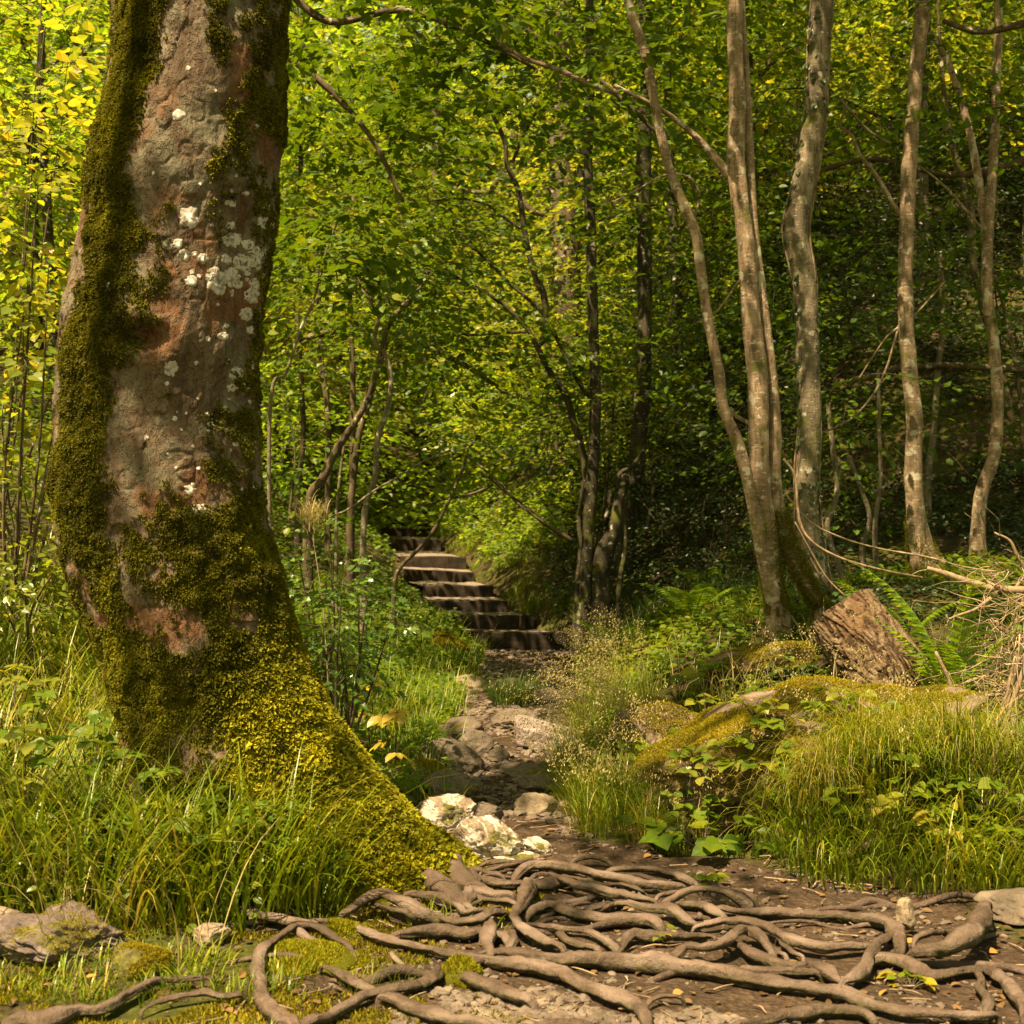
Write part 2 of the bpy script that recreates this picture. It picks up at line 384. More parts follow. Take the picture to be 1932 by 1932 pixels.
def mk_trunk():
    t = NT('big_trunk_bark'); v = t.obj((1, 1, .55)); vv = t.obj()
    n1 = t.noise(v, 9, 7, .68, .5); n2 = t.noise(vv, 38, 6, .7); n3 = t.noise(vv, 3.0, 5, .6, .3)
    n4 = t.noise(vv, 130, 3, .6)
    col = t.ramp(n1, [(.28, (0.036, 0.022, 0.0126)), (.43, (0.096, 0.063, 0.0403)), (.58, (0.168, 0.126, 0.0882)), (.75, (0.248, 0.202, 0.1512))])
    col = t.mix(t.ramp(n3, [(.52, 0), (.60, .75)]), col, t.ramp(n1, [(.3, (.08, .03, .012)), (.6, (.21, .085, .035))]))
    col = t.mix(t.ramp(n2, [(.36, .8), (.5, 0)]), col, (.05, .032, .02))
    g = t.ramp(t.noise(vv, 5.5, 5, .65), [(.50, 0), (.56, .6)]); col = t.mix(g, col, (.17, .155, .11))
    # cracks between the bark plates
    ve = t.n('ShaderNodeTexVoronoi', feature='DISTANCE_TO_EDGE'); ve.inputs['Scale'].default_value = 24
    wv = t.n('ShaderNodeVectorMath', operation='ADD'); nz = t.n('ShaderNodeTexNoise'); nz.inputs['Scale'].default_value = 12
    t.l(v, nz.inputs['Vector']); sc = t.n('ShaderNodeVectorMath', operation='SCALE'); sc.inputs['Scale'].default_value = .11
    t.l(nz.outputs['Color'], sc.inputs[0]); t.l(v, wv.inputs[0]); t.l(sc.outputs[0], wv.inputs[1]); t.l(wv.outputs[0], ve.inputs['Vector'])
    crack = t.ramp(ve.outputs['Distance'], [(0, 1), (.09, 0)])
    crack = t.math('MULTIPLY', crack, t.ramp(n3, [(.42, .45), (.50, 0)]))
    col = t.mix(crack, col, (.055, .032, .020))
    pl = t.ramp(t.noise(v, 20, 4, .7, .4), [(.38, 0), (.41, .45), (.50, .5), (.53, .8), (.60, .85), (.63, 1)])
    col = t.mix(t.math('MULTIPLY', t.math('SUBTRACT', 1.0, pl), .5), col, (.085, .048, .028))
    m = t.attr('moss')
    mf = t.math('ADD', m, t.math('MULTIPLY', t.math('SUBTRACT', n2, .5), 1.3))
    mcol = t.ramp(n4, [(.3, (.026, .020, .005)), (.5, (.070, .056, .010)), (.7, (.13, .105, .014))])
    col = t.mix(t.ramp(mf, [(.40, 0), (.55, 1)]), col, mcol)
    h = t.math('SUBTRACT', t.math('ADD', t.math('MULTIPLY', n1, .7), t.math('MULTIPLY', n2, .5)), t.math('MULTIPLY', pl, -.9))
    return t.done(t.principled(col, .85, .2, t.bump(h, 1.0, .014)))
M_TRUNK = mk_trunk()
def mk_lichen():
    t = NT('lichen'); v = t.obj(); n = t.noise(v, 60, 5, .7); n2 = t.noise(v, 200, 3, .7)
    col = t.ramp(n, [(.38, (.20, .155, .12)), (.52, (.42, .37, .34)), (.75, (.54, .49, .46))])
    return t.done(t.principled(col, .9, .2, t.bump(n2, .3, .003)))
M_LICH = mk_lichen()
M_PEB = rock_mat('pebble', (.065, .045, .032), (.125, .09, .068), (.24, .18, .14))

# ------------------------------------------------------------------ ground sheet and path sheet
def axis(segs):
    out = [segs[0][0]]
    for a, b, n in segs: out += list(np.linspace(a, b, n + 1)[1:])
    return np.array(out)
gx = axis([(-70, -12, 30), (-12, -3, 60), (-3, -1.9, 30), (-1.9, 2.0, 156), (2.0, 4, 50), (4, 12, 50), (12, 70, 30)])
gy = axis([(-30, 2.2, 24), (2.2, 3, 10), (3, 9, 200), (9, 14, 110), (14, 24, 120), (24, 60, 80), (60, 120, 24)])
X, Y = np.meshgrid(gx, gy); Z = hgt(X, Y)
nx, ny = len(gx), len(gy)
V = np.stack([X, Y, Z], -1).reshape(-1, 3)
i = (np.arange(ny - 1)[:, None] * nx + np.arange(nx - 1)[None, :]).ravel()
Tg = np.concatenate([np.stack([i, i + 1, i + nx + 1], -1), np.stack([i, i + nx + 1, i + nx], -1)])
m = MB(); m.add(V, Tg); tag(m.build('ground', M_GROUND, smooth=True), kind='structure')
cen = V[Tg].mean(1)
dd = np.abs(cen[:, 0] - path_x(cen[:, 1])) - path_half(cen[:, 1]) + .10 * fbm(cen * np.array([4, 4, 0]), 3, 77)
on = (dd < 0) & (cen[:, 1] < 25) & (cen[:, 1] > -3) & ~((cen[:, 1] > 12.62) & (cen[:, 1] < 23.3))
# open root ground stays on the path side only
on &= ~((cen[:, 1] < 5.3) & (cen[:, 0] < -0.55 + .2 * vnoise(cen * 3, 5)))
Tp = Tg[on]; used, inv = np.unique(Tp.ravel(), return_inverse=True)
Vp = V[used].copy(); Vp[:, 2] += .004
m = MB(); m.add(Vp, inv.reshape(-1, 3)); tag(m.build('path', M_PATH, smooth=True), kind='structure')

# ------------------------------------------------------------------ big mossy tree
TY = 4.95
_py = np.array([-2600, -600, 0, 100, 200, 300, 400, 500, 600, 700, 800, 900, 950, 1000, 1050, 1100, 1150, 1200, 1250, 1300, 1350, 1400, 1450, 1500, 1550, 1600, 1650, 1700, 1760])
_L = np.array([420, 260, 205, 200, 190, 165, 152, 135, 122, 108, 100, 94, 92, 98, 112, 128, 152, 176, 190, 204, 220, 240, 258, 275, 290, 300, 300, 290, 280])
_R = np.array([640, 575, 542, 540, 537, 530, 520, 508, 495, 488, 493, 505, 512, 520, 532, 550, 567, 587, 607, 630, 656, 688, 722, 765, 812, 866, 915, 935, 945])
_zz = (CAMZ - (_py - 966) / F * TY)[::-1]; _xl = ((_L - 966) / F * TY)[::-1]; _xr = ((_R - 966) / F * TY)[::-1]
def t_prof(z):
    z = np.asarray(z, float)
    l = np.interp(z, _zz, _xl); r = np.interp(z, _zz, _xr)
    k_ = .5 * (1 - np.interp(z, [0, .5, 1.2], [.985, .965, .935])); w_ = r - l; l = l + w_ * k_; r = r - w_ * k_ - .038 * (1 - sstep(z, .75, 1.1)) * sstep(z, .04, .16)
    r0 = np.interp(z, [-.2, .1, .3, .6, .9, 1.3, 3, 8], [.36, .36, .35, .335, .33, .335, .300, .19])
    r0 = np.minimum(r0, (r - l) / 2)
    return l, r, r0
def surf(th, z, disp=True):
    """point of the trunk's skin; th=-pi/2 faces the camera, th=0 faces right"""
    l, r, r0 = t_prof(z)
    cx = l + r0; e = (r - l) - 2 * r0
    c = np.cos(th + .10); lobe = np.where(c > 0, c, 0) ** 2.2
    rr = r0 + e * lobe
    k = sstep(-z, -.55, 0.05)
    rr = rr + k * (.10 * np.maximum(0, np.cos(th + 1.9)) ** 3 + .16 * np.maximum(0, np.cos(th - 2.2)) ** 3 + .1 * np.maximum(0, np.cos(th + 2.9)) ** 4)
    x = cx + rr * np.cos(th); y = TY + rr * np.sin(th) * np.where(e > .02, 1 - .0 * e, 1)
    p = np.stack([x, y, z + 0 * x], -1)
    if disp:
        n = np.stack([np.cos(th), np.sin(th), 0 * th], -1)
        q = p * np.array([1, 1, .6])
        d = .030 * fbm(p * 3.2, 3, 21) + .012 * fbm(q * 13, 4, 31)
        d = d - .004 * np.maximum(0, 1 - np.abs(vnoise(q * 26, 44)) * 5) + .006 * np.round(2 * fbm(q * 7, 2, 45))
        mk = moss_mask(th, z)
        d = d + .020 * mk * (.5 + fbm(p * 22, 3, 51))
        # knot hollow
        kp = KNOT; dk = np.linalg.norm((p - kp) * np.array([1, 1, 1.5]), axis=-1)
        d = d - .045 * np.exp(-(dk / .05) ** 2) + .02 * np.exp(-((dk - .11) / .05) ** 2)
        p = p + n * d[..., None]
    return p
def th_of(px, z):
    l, r, r0 = t_prof(z); x = (px - 966) / F * (TY - .25)
    cx = l + r0
    # invert numerically over the camera side
    tt = np.linspace(-PI, 0, 400); pp = surf(tt, np.full(400, float(z)), disp=False)
    sx = pp[:, 0] / pp[:, 1] * F + 966
    return float(tt[np.argmin(np.abs(sx - px))])
def moss_mask(th, z):
    th = np.asarray(th, float); z = np.asarray(z, float)
    u = (np.cos(th) + 1) / 2       # 0 left .. 1 right as seen by the camera
    y = 966 - (z - CAMZ) / TY * F
    p = np.stack([np.cos(th) * .35, np.sin(th) * .35, z], -1)
    n = fbm(p * 4.5, 4, 61) * .9 + fbm(p * 16, 3, 71) * .45
    a = np.exp(-((u - .27) / .20) ** 2) * 1.15 * (1 - .7 * sstep(u, .45, .6))
    a = np.maximum(a, .52 * sstep(u, .78, .93) * (1 - sstep(y, 330, 480)))
    a = np.maximum(a, .62 * sstep(u, .90, 1.0))
    a = np.maximum(a, .85 * sstep(-u, -.05, .0) * (1 - sstep(y, 330, 420)))
    a = np.maximum(a, .62 * np.exp(-((u - .70) / .10) ** 2) * (1 - sstep(y, 120, 220)))
    a = a - .5 * sstep(-u, -.10, -.02) * sstep(y, 400, 480) * (1 - sstep(y, 800, 900))
    low = sstep(y, 860, 1060)
    a = np.maximum(a, .16 + .14 * sstep(fbm(p * 2.2, 2, 66), -.1, .4)); a = np.maximum(a, low * (.62 + .60 * sstep(u, .60, .75)))
    a = np.maximum(a, sstep(y, 1300, 1450) * (.75 + .4 * sstep(u, .4, .7)))
    a = np.where(np.sin(th) > 0, np.maximum(a, .6), a)
    return np.clip(a * .80 + n * 1.05 - .04, 0, 1)
KNOT = np.array([0, 0, 0.])
KNOT = surf(np.array([th_of(275, CAMZ + (966 - 660) / F * TY)]), np.array([CAMZ + (966 - 660) / F * TY]), disp=False)[0]

base = np.array([-.62, TY, 0.])
big = empty('mossy_tree', base, 'massive old leaning tree with mossy bark, white lichen spots and roots across the path', 'tree')
zs = np.r_[np.linspace(-.12, 3.15, 760), np.linspace(3.15, 8.5, 90)[1:]]
nth = 420; th = np.linspace(0, 2 * PI, nth, endpoint=False)
TH, ZZ = np.meshgrid(th, zs)
SV = surf(TH, ZZ); mm_ = moss_mask(TH, ZZ).ravel()
nr = len(zs); i = np.arange(nr - 1)[:, None] * nth; j = np.arange(nth)[None, :]; j2 = (j + 1) % nth
T_ = np.concatenate([np.stack([i + j, i + j2, i + nth + j2], -1).reshape(-1, 3), np.stack([i + j, i + nth + j2, i + nth + j], -1).reshape(-1, 3)])
m = MB(); m.add(SV, T_)
m.build('trunk', M_TRUNK, big, smooth=True, origin=base, extra={'moss': mm_})

def snormal(th, z):
    e = 1e-3; a = surf(th + e * 3, z, False) - surf(th - e * 3, z, False); b = surf(th, z + e, False) - surf(th, z - e, False)
    return norm(np.cross(a, b))
# moss tufts: little three-bladed sprigs standing off the bark
N0 = 330000
tt = RNG.uniform(-PI - .5, .5, N0); zt = CAMZ - (RNG.uniform(-60, 1780, N0) - 966) / F * TY
mk = moss_mask(tt, zt)
keep = RNG.uniform(0, 1, N0) < np.clip((mk - .30) * 1.5, 0, .9)
tt, zt, mk = tt[keep], zt[keep], mk[keep]
p0 = surf(tt, zt); nn = snormal(tt, zt); K = len(tt)
low = sstep(-zt, -1.0, -.5) * sstep(np.cos(tt), .0, .45)
size = (.006 + .007 * RNG.uniform(0, 1, K)) * (1 + 1.9 * low * RNG.uniform(.2, 1, K))
m = MB()
for b in range(3):
    dr = norm(nn * .8 + RNG.normal(0, .55, (K, 3)) + np.array([0, 0, -.25])); sd_ = norm(np.cross(dr, RNG.normal(0, 1, (K, 3))))
    w = size[:, None] * .22
    q = np.stack([p0 - sd_ * w - nn * .003, p0 + sd_ * w - nn * .003, p0 + dr * size[:, None] * .55 + sd_ * w * 1.2,
                  p0 + dr * size[:, None] * .55 - sd_ * w * 1.2, p0 + dr * size[:, None] + np.array([0, 0, -.15]) * size[:, None]], 1)
    idx = np.arange(K)[:, None] * 5
    Tt = np.concatenate([idx + np.array([0, 1, 2]), idx + np.array([0, 2, 3]), idx + np.array([3, 2, 4])])
    cl = fbm(p0 * 9, 3, 91); rn = np.clip(.36 + .45 * cl + .40 * low + RNG.normal(0, .13, K), 0, 1)
    m.add(q.reshape(-1, 3), Tt, np.repeat(rn, 5))
m.build('moss', M_MOSST, big, origin=base)

LICH = [(650,430,20),(685,790,35),(610,890,20),(645,888,18),(670,930,22),(740,935,18),(825,925,17),(850,850,25),(845,800,13),(790,1010,35),(845,990,28),(880,930,30),(930,900,38),(945,960,25),(910,1040,28),(950,760,20),(965,800,20),(695,1020,20),(725,1000,8),(888,1115,22),(900,1170,13),(805,1210,15),(750,1225,10),(820,1170,8),(918,1240,9),(408,1050,20),(620,1340,25),(860,1340,22),(905,1300,16),(850,1395,14),(895,1385,9),(605,1395,8),(815,1525,9),(638,1520,9),(530,1590,9),(878,1590,9),(852,1605,9),(918,1600,17),(873,1775,9),(922,1760,14),(693,1775,17),(718,1848,20),(683,255,9),(775,40,8),(808,95,9),(905,1440,8),(925,1480,8),(965,690,15),(945,700,12),(895,675,8),(850,720,12),(900,860,18),(915,1000,20),(870,1010,14),(800,1040,18),(780,980,18),(765,1000,14),(990,760,14),(975,850,14),(935,1330,8),(680,1500,5),(660,1560,5),(700,1620,6),(640,1700,5),(760,1560,5),(720,1700,6),(820,1470,6),(610,1650,5),(780,330,6),(820,440,7),(560,640,6),(900,560,8),(930,420,6)]
_lr = np.random.default_rng(5)
LICH += [(int(_lr.uniform(640, 940)), int(_lr.uniform(620, 1560)), int(_lr.uniform(4, 11))) for _ in range(24)]
for k, (lx, ly, lr) in enumerate(LICH):
    m = MB()
    px, py = lx * .5198, ly * .5198; z0 = CAMZ - (py - 966) / F * (TY - .28); t0 = th_of(px, z0)
    rr = lr * .5198 / F * (TY - .28); rad = np.array([0, .5, .9, 1.0]); ph = np.linspace(0, 2 * PI, 44, endpoint=False)
    out = 1 + .50 * fbm(np.stack([np.cos(ph) * 2.6, np.sin(ph) * 2.6, np.full(44, k * 3.1)], -1), 3, 8)
    l_, r_, r0_ = t_prof(z0); Rl = float(r0_)
    R2 = rad[:, None] * out[None, :] * rr
    cth = max(.25, abs(math.sin(t0)))
    tg = t0 + R2 * np.cos(ph) / Rl / max(.6, cth); zg = z0 + R2 * np.sin(ph) * 1.15
    pp = surf(tg, zg) + snormal(tg, zg) * (np.array([.0013, .0013, .0010, -.001])[:, None, None] + .0012 * vnoise(np.stack([tg * 60, zg * 60, 0 * tg], -1), 3)[..., None])
    n_ = 44; i = np.arange(3)[:, None] * n_; j = np.arange(n_)[None, :]; j2 = (j + 1) % n_
    Tt = np.concatenate([np.stack([i + j, i + n_ + j, i + n_ + j2], -1).reshape(-1, 3), np.stack([i + j, i + n_ + j2, i + j2], -1).reshape(-1, 3)])
    m.add(pp.reshape(-1, 3), Tt); m.build('lichen', M_LICH, big, smooth=True, origin=base)

# surface roots, traced from the photograph; each crop is (x0, y0) at 3.22 times the 2500 px picture
CR = {'A': (0, 2100), 'B': (500, 2100), 'C': (1000, 2050), 'D': (1500, 2100), 'E': (1900, 2100)}
ROOTS = [
 ('A', [(80,1290,70),(300,1270,80),(480,1235,80),(620,1190,60),(780,1180,50),(950,1090,50),(1100,1010,46),(1230,955,42),(1400,940,36),(1560,930,26),(1680,940,14)]),
 ('A', [(1130,1170,16),(1300,1095,30),(1450,1070,35),(1600,1050,35),(1720,1070,30),(1900,1060,18)]),
 ('B', [(50,340,26),(200,370,35),(350,410,45),(480,440,50),(620,480,50),(800,500,48),(950,492,36),(1100,505,36),(1250,570,45),(1400,630,45),(1600,668,42),(1800,715,50),(1950,740,58),(2130,765,62),(2330,805,74),(2480,825,78),(2630,850,74),(2780,900,70),(2900,950,66),(3030,1010,62),(3170,1060,68),(3320,1120,72),(3420,1180,68),(3480,1270,60)]),
 ('C', [(560,885,24),(800,895,52),(1000,915,58),(1200,935,66),(1500,950,84),(1700,962,86),(1932,970,92),(2060,985,88),(2210,1010,88),(2410,1040,88),(2610,1085,88),(2810,1130,78),(3010,1155,70),(3210,1185,72),(3410,1215,68),(3520,1245,70),(3650,1290,72),(3770,1330,68),(3900,1360,60),(4100,1375,54),(4300,1385,50),(4500,1392,45),(4620,1392,26)]),
 ('B', [(1170,740,20),(1100,655,30),(1000,590,36),(900,530,42),(820,512,42),(700,535,38),(600,590,36),(500,655,36),(440,720,52),(420,820,54),(430,950,50),(450,1080,54),(520,1180,60),(600,1250,66),(700,1310,60)]),
 ('B', [(780,1300,46),(950,1240,50),(1100,1160,50),(1250,1075,46),(1400,1032,45),(1550,1010,45),(1700,970,46),(1800,920,50),(1850,860,40)]),
 ('B', [(930,850,20),(1050,900,45),(1150,960,50),(1250,1010,50),(1340,1050,36)]),
 ('B', [(1430,1090,50),(1600,1150,66),(1750,1200,66),(1932,1245,64),(2200,1290,60)]),
 ('C', [(380,1040,40),(550,1120,74),(750,1200,66),(950,1270,56)]),
 ('B', [(1030,480,24),(1150,395,40),(1280,305,50),(1400,262,52),(1500,290,60),(1620,350,68),(1720,420,70),(1810,490,50)], .05),
 ('B', [(1290,340,18),(1400,370,30),(1520,390,35),(1600,420,35),(1650,490,24)], .04),
 ('B', [(1470,620,26),(1600,580,56),(1750,570,60),(1900,570,62),(2040,585,60),(2160,560,46),(2260,570,40),(2350,600,40),(2400,670,36),(2420,720,20)]),
 ('C', [(-30,440,24),(130,430,36),(250,450,40),(360,500,40),(440,560,34),(560,560,28),(700,540,20)], .03),
 ('C', [(180,610,34),(350,640,45),(500,632,45),(620,595,46),(700,580,46),(770,600,30)], .02),
 ('C', [(480,520,14),(580,475,26),(700,475,27),(840,510,18)]),
 ('C', [(620,880,40),(612,780,58),(625,700,62),(600,640,40)]),
 ('C', [(800,850,40),(812,790,42),(800,730,26)]),
 ('C', [(945,330,50),(930,420,72),(890,500,60),(840,570,48),(812,625,42),(880,690,42),(980,745,46),(1080,805,45),(1190,860,30)], .02),
 ('C', [(430,520,40),(470,430,66),(500,340,60),(470,250,40)]),
 ('C', [(470,330,50),(560,310,42),(650,335,46),(800,362,46),(900,352,36)]),
 ('C', [(520,240,12),(600,192,25),(720,172,22),(850,180,20),(970,170,12)]),
 ('C', [(550,270,14),(650,240,26),(760,212,25),(870,202,16)]),
 ('C', [(560,290,14),(650,285,22),(760,300,20),(850,310,14)]),
 ('C', [(820,320,24),(880,255,42),(960,205,46),(1100,200,50),(1250,220,50),(1400,252,46),(1550,290,50),(1700,320,50),(1850,345,47),(2030,365,45),(2150,375,28)], .015),
 ('C', [(930,330,14),(1000,283,24),(1080,275,26),(1180,310,40),(1300,345,50),(1450,385,50),(1600,425,50),(1750,455,48),(1930,490,24)], .02),
 ('C', [(950,380,30),(1050,360,56),(1160,340,60),(1280,345,40)]),
 ('C', [(1190,290,12),(1350,312,20),(1500,342,20),(1580,375,14)], .03),
 ('C', [(1560,365,10),(1650,352,20),(1780,382,20),(1840,440,14)], .03),
 ('C', [(930,590,36),(1020,535,50),(1130,520,50),(1250,562,50),(1400,605,50),(1550,625,50),(1700,625,58),(1850,640,60),(1960,680,40)]),
 ('C', [(900,690,14),(1100,692,30),(1250,702,35),(1400,722,32),(1500,772,32),(1620,850,30)]),
 ('C', [(1160,730,22),(1230,790,40),(1350,832,40),(1470,880,26)]),
 ('C', [(1390,575,22),(1480,532,35),(1570,498,28)]),
 ('C', [(1280,195,22),(1370,145,32),(1480,140,28),(1570,190,20)], .02),
 ('C', [(250,180,130),(400,300,110),(520,385,80),(650,430,52),(800,455,34)]),
 ('C', [(150,330,110),(310,420,84),(420,510,54),(500,560,34)]),
 ('C', [(420,240,60),(520,250,40),(640,270,28),(740,300,20)]),
 ('D', [(-40,90,22),(120,72,30),(300,72,36),(450,102,42),(560,152,42),(660,210,34)]),
 ('D', [(330,320,12),(420,272,25),(520,262,16)]),
 ('D', [(390,360,24),(480,292,35),(580,242,36),(720,226,36),(850,242,45),(950,282,50),(1020,335,48),(1060,395,30)], .04),
 ('D', [(930,250,14),(1050,272,35),(1110,350,24)], .02),
 ('D', [(0,350,22),(150,352,42),(280,382,55),(420,385,58),(520,425,50),(580,485,45),(660,530,20)], .02),
 ('D', [(420,345,22),(560,342,36),(700,355,42),(780,402,45),(870,445,24)]),
 ('D', [(800,385,20),(1000,402,36),(1200,412,44),(1400,425,48),(1550,432,42),(1700,435,42),(1850,445,48),(2000,460,62),(2110,490,68),(2200,545,66),(2240,640,50)]),
 ('D', [(630,535,18),(780,502,30),(900,482,32),(1050,492,42),(1180,525,46),(1300,582,50),(1450,645,58),(1600,675,55),(1750,685,50),(1932,685,44),(2060,690,30)], .015),
 ('D', [(50,710,14),(130,605,56),(250,600,60),(400,605,50),(560,605,46),(700,595,38),(790,620,22)]),
 ('D', [(420,820,40),(520,735,58),(580,685,46),(700,692,46),(850,655,50),(960,575,50),(1030,540,42),(1100,572,50),(1180,645,50),(1240,740,36)], .03),
 ('D', [(850,650,22),(1000,705,45),(1120,765,50),(1250,805,46),(1400,835,50),(1550,825,46),(1650,855,66),(1740,925,56),(1800,980,22)], .01),
 ('D', [(1230,680,16),(1290,720,28),(1350,770,20)]),
 ('D', [(1290,640,16),(1400,722,34),(1470,780,20)]),
 ('D', [(980,860,20),(1150,872,42),(1300,872,40),(1500,882,38),(1620,895,22)]),
 ('D', [(950,1300,34),(1200,1252,56),(1400,1212,60),(1600,1182,64),(1750,1172,64),(1932,1185,60),(2040,1240,50)]),
 ('D', [(270,1115,20),(380,1082,25),(520,1085,20)]),
 ('D', [(-600,1330,60),(-200,1310,60)]),
 ('E', [(500,985,22),(600,905,48),(680,822,46),(720,735,45),(800,655,50),(880,610,34)], .02),
 ('E', [(715,800,46),(850,775,66),(980,805,74),(1100,862,78),(1200,902,60),(1350,892,50),(1500,862,46),(1650,872,55),(1780,955,60),(1880,1065,60),(1935,1180,50)]),
 ('E', [(1040,760,40),(1230,705,90),(1400,640,105),(1530,545,98),(1600,445,82),(1625,360,50)], .06),
 ('E', [(1065,700,18),(1090,615,30),(1180,582,36),(1320,572,26)], .03),
 ('E', [(1575,890,34),(1600,1000,44),(1640,1100,40),(1640,1215,30)]),
]
def add_root(crop, pts, arch=0.0, k=0):
    x0, y0 = CR[crop]; out = []
    L = len(pts)
    for q, (x, y, r) in enumerate(pts):
        sx, sy = (x0 + x / 3.22) * .7728, (y0 + y / 3.22) * .7728
        u = q / (L - 1)
        rr0 = r / 3.22 * .7728
        g = ground_hit(sx, sy + rr0 * .15, 0.0, 2.6, 7.0)
        dzc = .024 + rr0 / F * g[1] * .25 + arch * math.sin(PI * min(1, max(0, u)))
        g = ground_hit(sx, sy, dzc, 2.6, 7.0)
        rw = rr0 / F * g[1]
        out.append([g[0], g[1], g[2], rw * 1.02])
    out = np.array(out)
    e0 = out[0].copy(); e0[2] -= out[0, 3] * 1.5 + .03; e0[:2] += (out[0, :2] - out[1, :2]) * .25; e0[3] *= .6
    e1 = out[-1].copy(); e1[2] -= out[-1, 3] * 1.5 + .03; e1[:2] += (out[-1, :2] - out[-2, :2]) * .25; e1[3] *= .6
    out = np.vstack([e0, out, e1])
    n = int(np.clip(np.linalg.norm(np.diff(out[:, :3], axis=0), axis=1).sum() / .011, 12, 260))
    V, T = tube(out, 22, n=n, rough=.36, seed=100 + k, nfreq=15, groove=.20, zflat=.76)
    V = V + .009 * np.stack([fbm(V * 17, 3, 5), fbm(V * 17 + 9, 3, 6), fbm(V * 17 + 17, 3, 7)], -1)
    c = spline(out, n)
    zc = np.r_[np.repeat(c[:, 2], 22), c[0, 2], c[-1, 2]]; rc = np.r_[np.repeat(c[:, 3], 22), c[0, 3], c[-1, 3]]
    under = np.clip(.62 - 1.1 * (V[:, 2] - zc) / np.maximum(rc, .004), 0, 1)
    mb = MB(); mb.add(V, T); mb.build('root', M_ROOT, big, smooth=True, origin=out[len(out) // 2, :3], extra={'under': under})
    return out
RP = [add_root(*(r if len(r) == 3 else (r[0], r[1], 0.0)), k=k) for k, r in enumerate(ROOTS)]
# a few thinner roots that weave among the traced ones
for k in range(24):
    x = RNG.uniform(-.6, 1.45); y = RNG.uniform(3.75, 5.05); a = RNG.normal(0, .45) + (PI if RNG.uniform() < .5 else 0)
    pts = []; r0 = RNG.uniform(.007, .017)
    for q in range(7):
        g = h1(x, y); pts.append([x, y, g + .012 + r0 * .3 + (.012 * math.sin(q * 1.7 + k) if 0 < q < 6 else -.02), r0 * (1 - q * .09)])
        a += RNG.normal(0, .35); x += math.cos(a) * .09; y += math.sin(a) * .06
    V, T = tube(pts, 10, n=40, rough=.3, seed=300 + k, nfreq=20)
    mb = MB(); mb.add(V, T); mb.build('root', M_ROOT, big, smooth=True, origin=np.array(pts[3][:3]), extra={'under': np.zeros(len(V))})
# ------------------------------------------------------------------ leaves and sprays
def _leaf(outline, mids):
    """outline: half outline (x, y, z) from base to tip; built as two mirrored fans folded on the midrib"""
    V = [(0, 0, 0)] + [(mx, 0, mz) for mx, mz in mids] + [(1, 0, -.10)]
    nm = len(V); half = len(outline)
    V += [(x, y, z) for x, y, z in outline] + [(x, -y, z) for x, y, z in outline]
    T = []
    for side in (0, 1):
        o = nm + side * half
        ring = [0] + list(range(o, o + half)) + [nm - 1]
        mid = list(range(nm))
        # stitch ring and midrib
        i = j = 0
        while i < len(ring) - 1 or j < nm - 1:
            if i < len(ring) - 1 and (j == nm - 1 or V[ring[i + 1]][0] - .001 <= V[mid[min(j + 1, nm - 1)]][0] or i < 1):
                t = (ring[i], ring[i + 1], mid[j]); i += 1
            else:
                t = (ring[i], mid[j + 1], mid[j]); j += 1
            if len(set(t)) == 3: T.append(t if side else t[::-1])
    return np.array(V, float), np.array(T)
OVAL = _leaf([(.12, .22, .05), (.38, .36, .07), (.70, .27, .03)], [(.5, -.02)])
OVALL = _leaf([(.3, .36, .06), (.72, .26, .02)], [])
LANCE = _leaf([(.2, .13, .03), (.55, .14, .02)], [(.5, -.03)])
HEART = _leaf([(-.12, .22, .02), (.05, .46, .06), (.38, .48, .06), (.72, .27, .02)], [(.5, -.02)])
MAPLE = _leaf([(-.06, .20, .02), (.10, .62, .02), (.28, .40, .05), (.62, .58, -.02), (.60, .24, .04), (.80, .20, .0)], [(.35, -.02), (.65, -.02)])
HOLLY = _leaf([(.10, .12, .06), (.16, .34, .12), (.30, .18, .04), (.44, .38, .13), (.56, .18, .04), (.70, .28, .10), (.80, .12, .02)], [(.35, -.04), (.65, -.04)])

def rot_from(d, up):
    """frames whose x axis is d and whose z axis is close to up; (N,3,3) with columns x, y, z"""
    x = norm(d); y = norm(np.cross(up, x)); z = np.cross(x, y)
    return np.stack([x, y, z], -1)
def put(mb, leaf, pos, d, up, size, rnd, mi=0):
    V, T = leaf; N = len(pos)
    if N == 0: return
    R = rot_from(d, up)
    size = np.broadcast_to(np.asarray(size, float), (N,))
    W = np.einsum('nij,kj->nki', R, V) * size[:, None, None] + pos[:, None, :]
    TT = (np.arange(N)[:, None, None] * len(V) + T[None]).reshape(-1, 3)
    rnd = np.broadcast_to(np.asarray(rnd, float), (N,))
    mb.add(W.reshape(-1, 3), TT, np.repeat(np.clip(rnd, 0, 1), len(V)), mi)

def strips(mb, A, B, w, rnd=.5, mi=0):
    """thin three-sided twigs from A to B"""
    A = np.asarray(A); B = np.asarray(B); N = len(A)
    d = norm(B - A); a = norm(np.cross(d, RNG.normal(0, 1, (N, 3)))); b = np.cross(d, a)
    w = np.broadcast_to(np.asarray(w, float), (N,))[:, None]
    V = []
    for P0, s in ((A, 1.), (B, .55)):
        for k in range(3):
            t = 2 * PI * k / 3; V.append(P0 + (a * math.cos(t) + b * math.sin(t)) * w * s)
    V = np.stack(V, 1)
    T = np.array([[0, 1, 4], [0, 4, 3], [1, 2, 5], [1, 5, 4], [2, 0, 3], [2, 3, 5]])
    mb.add(V.reshape(-1, 3), (np.arange(N)[:, None, None] * 6 + T[None]).reshape(-1, 3), rnd, mi)

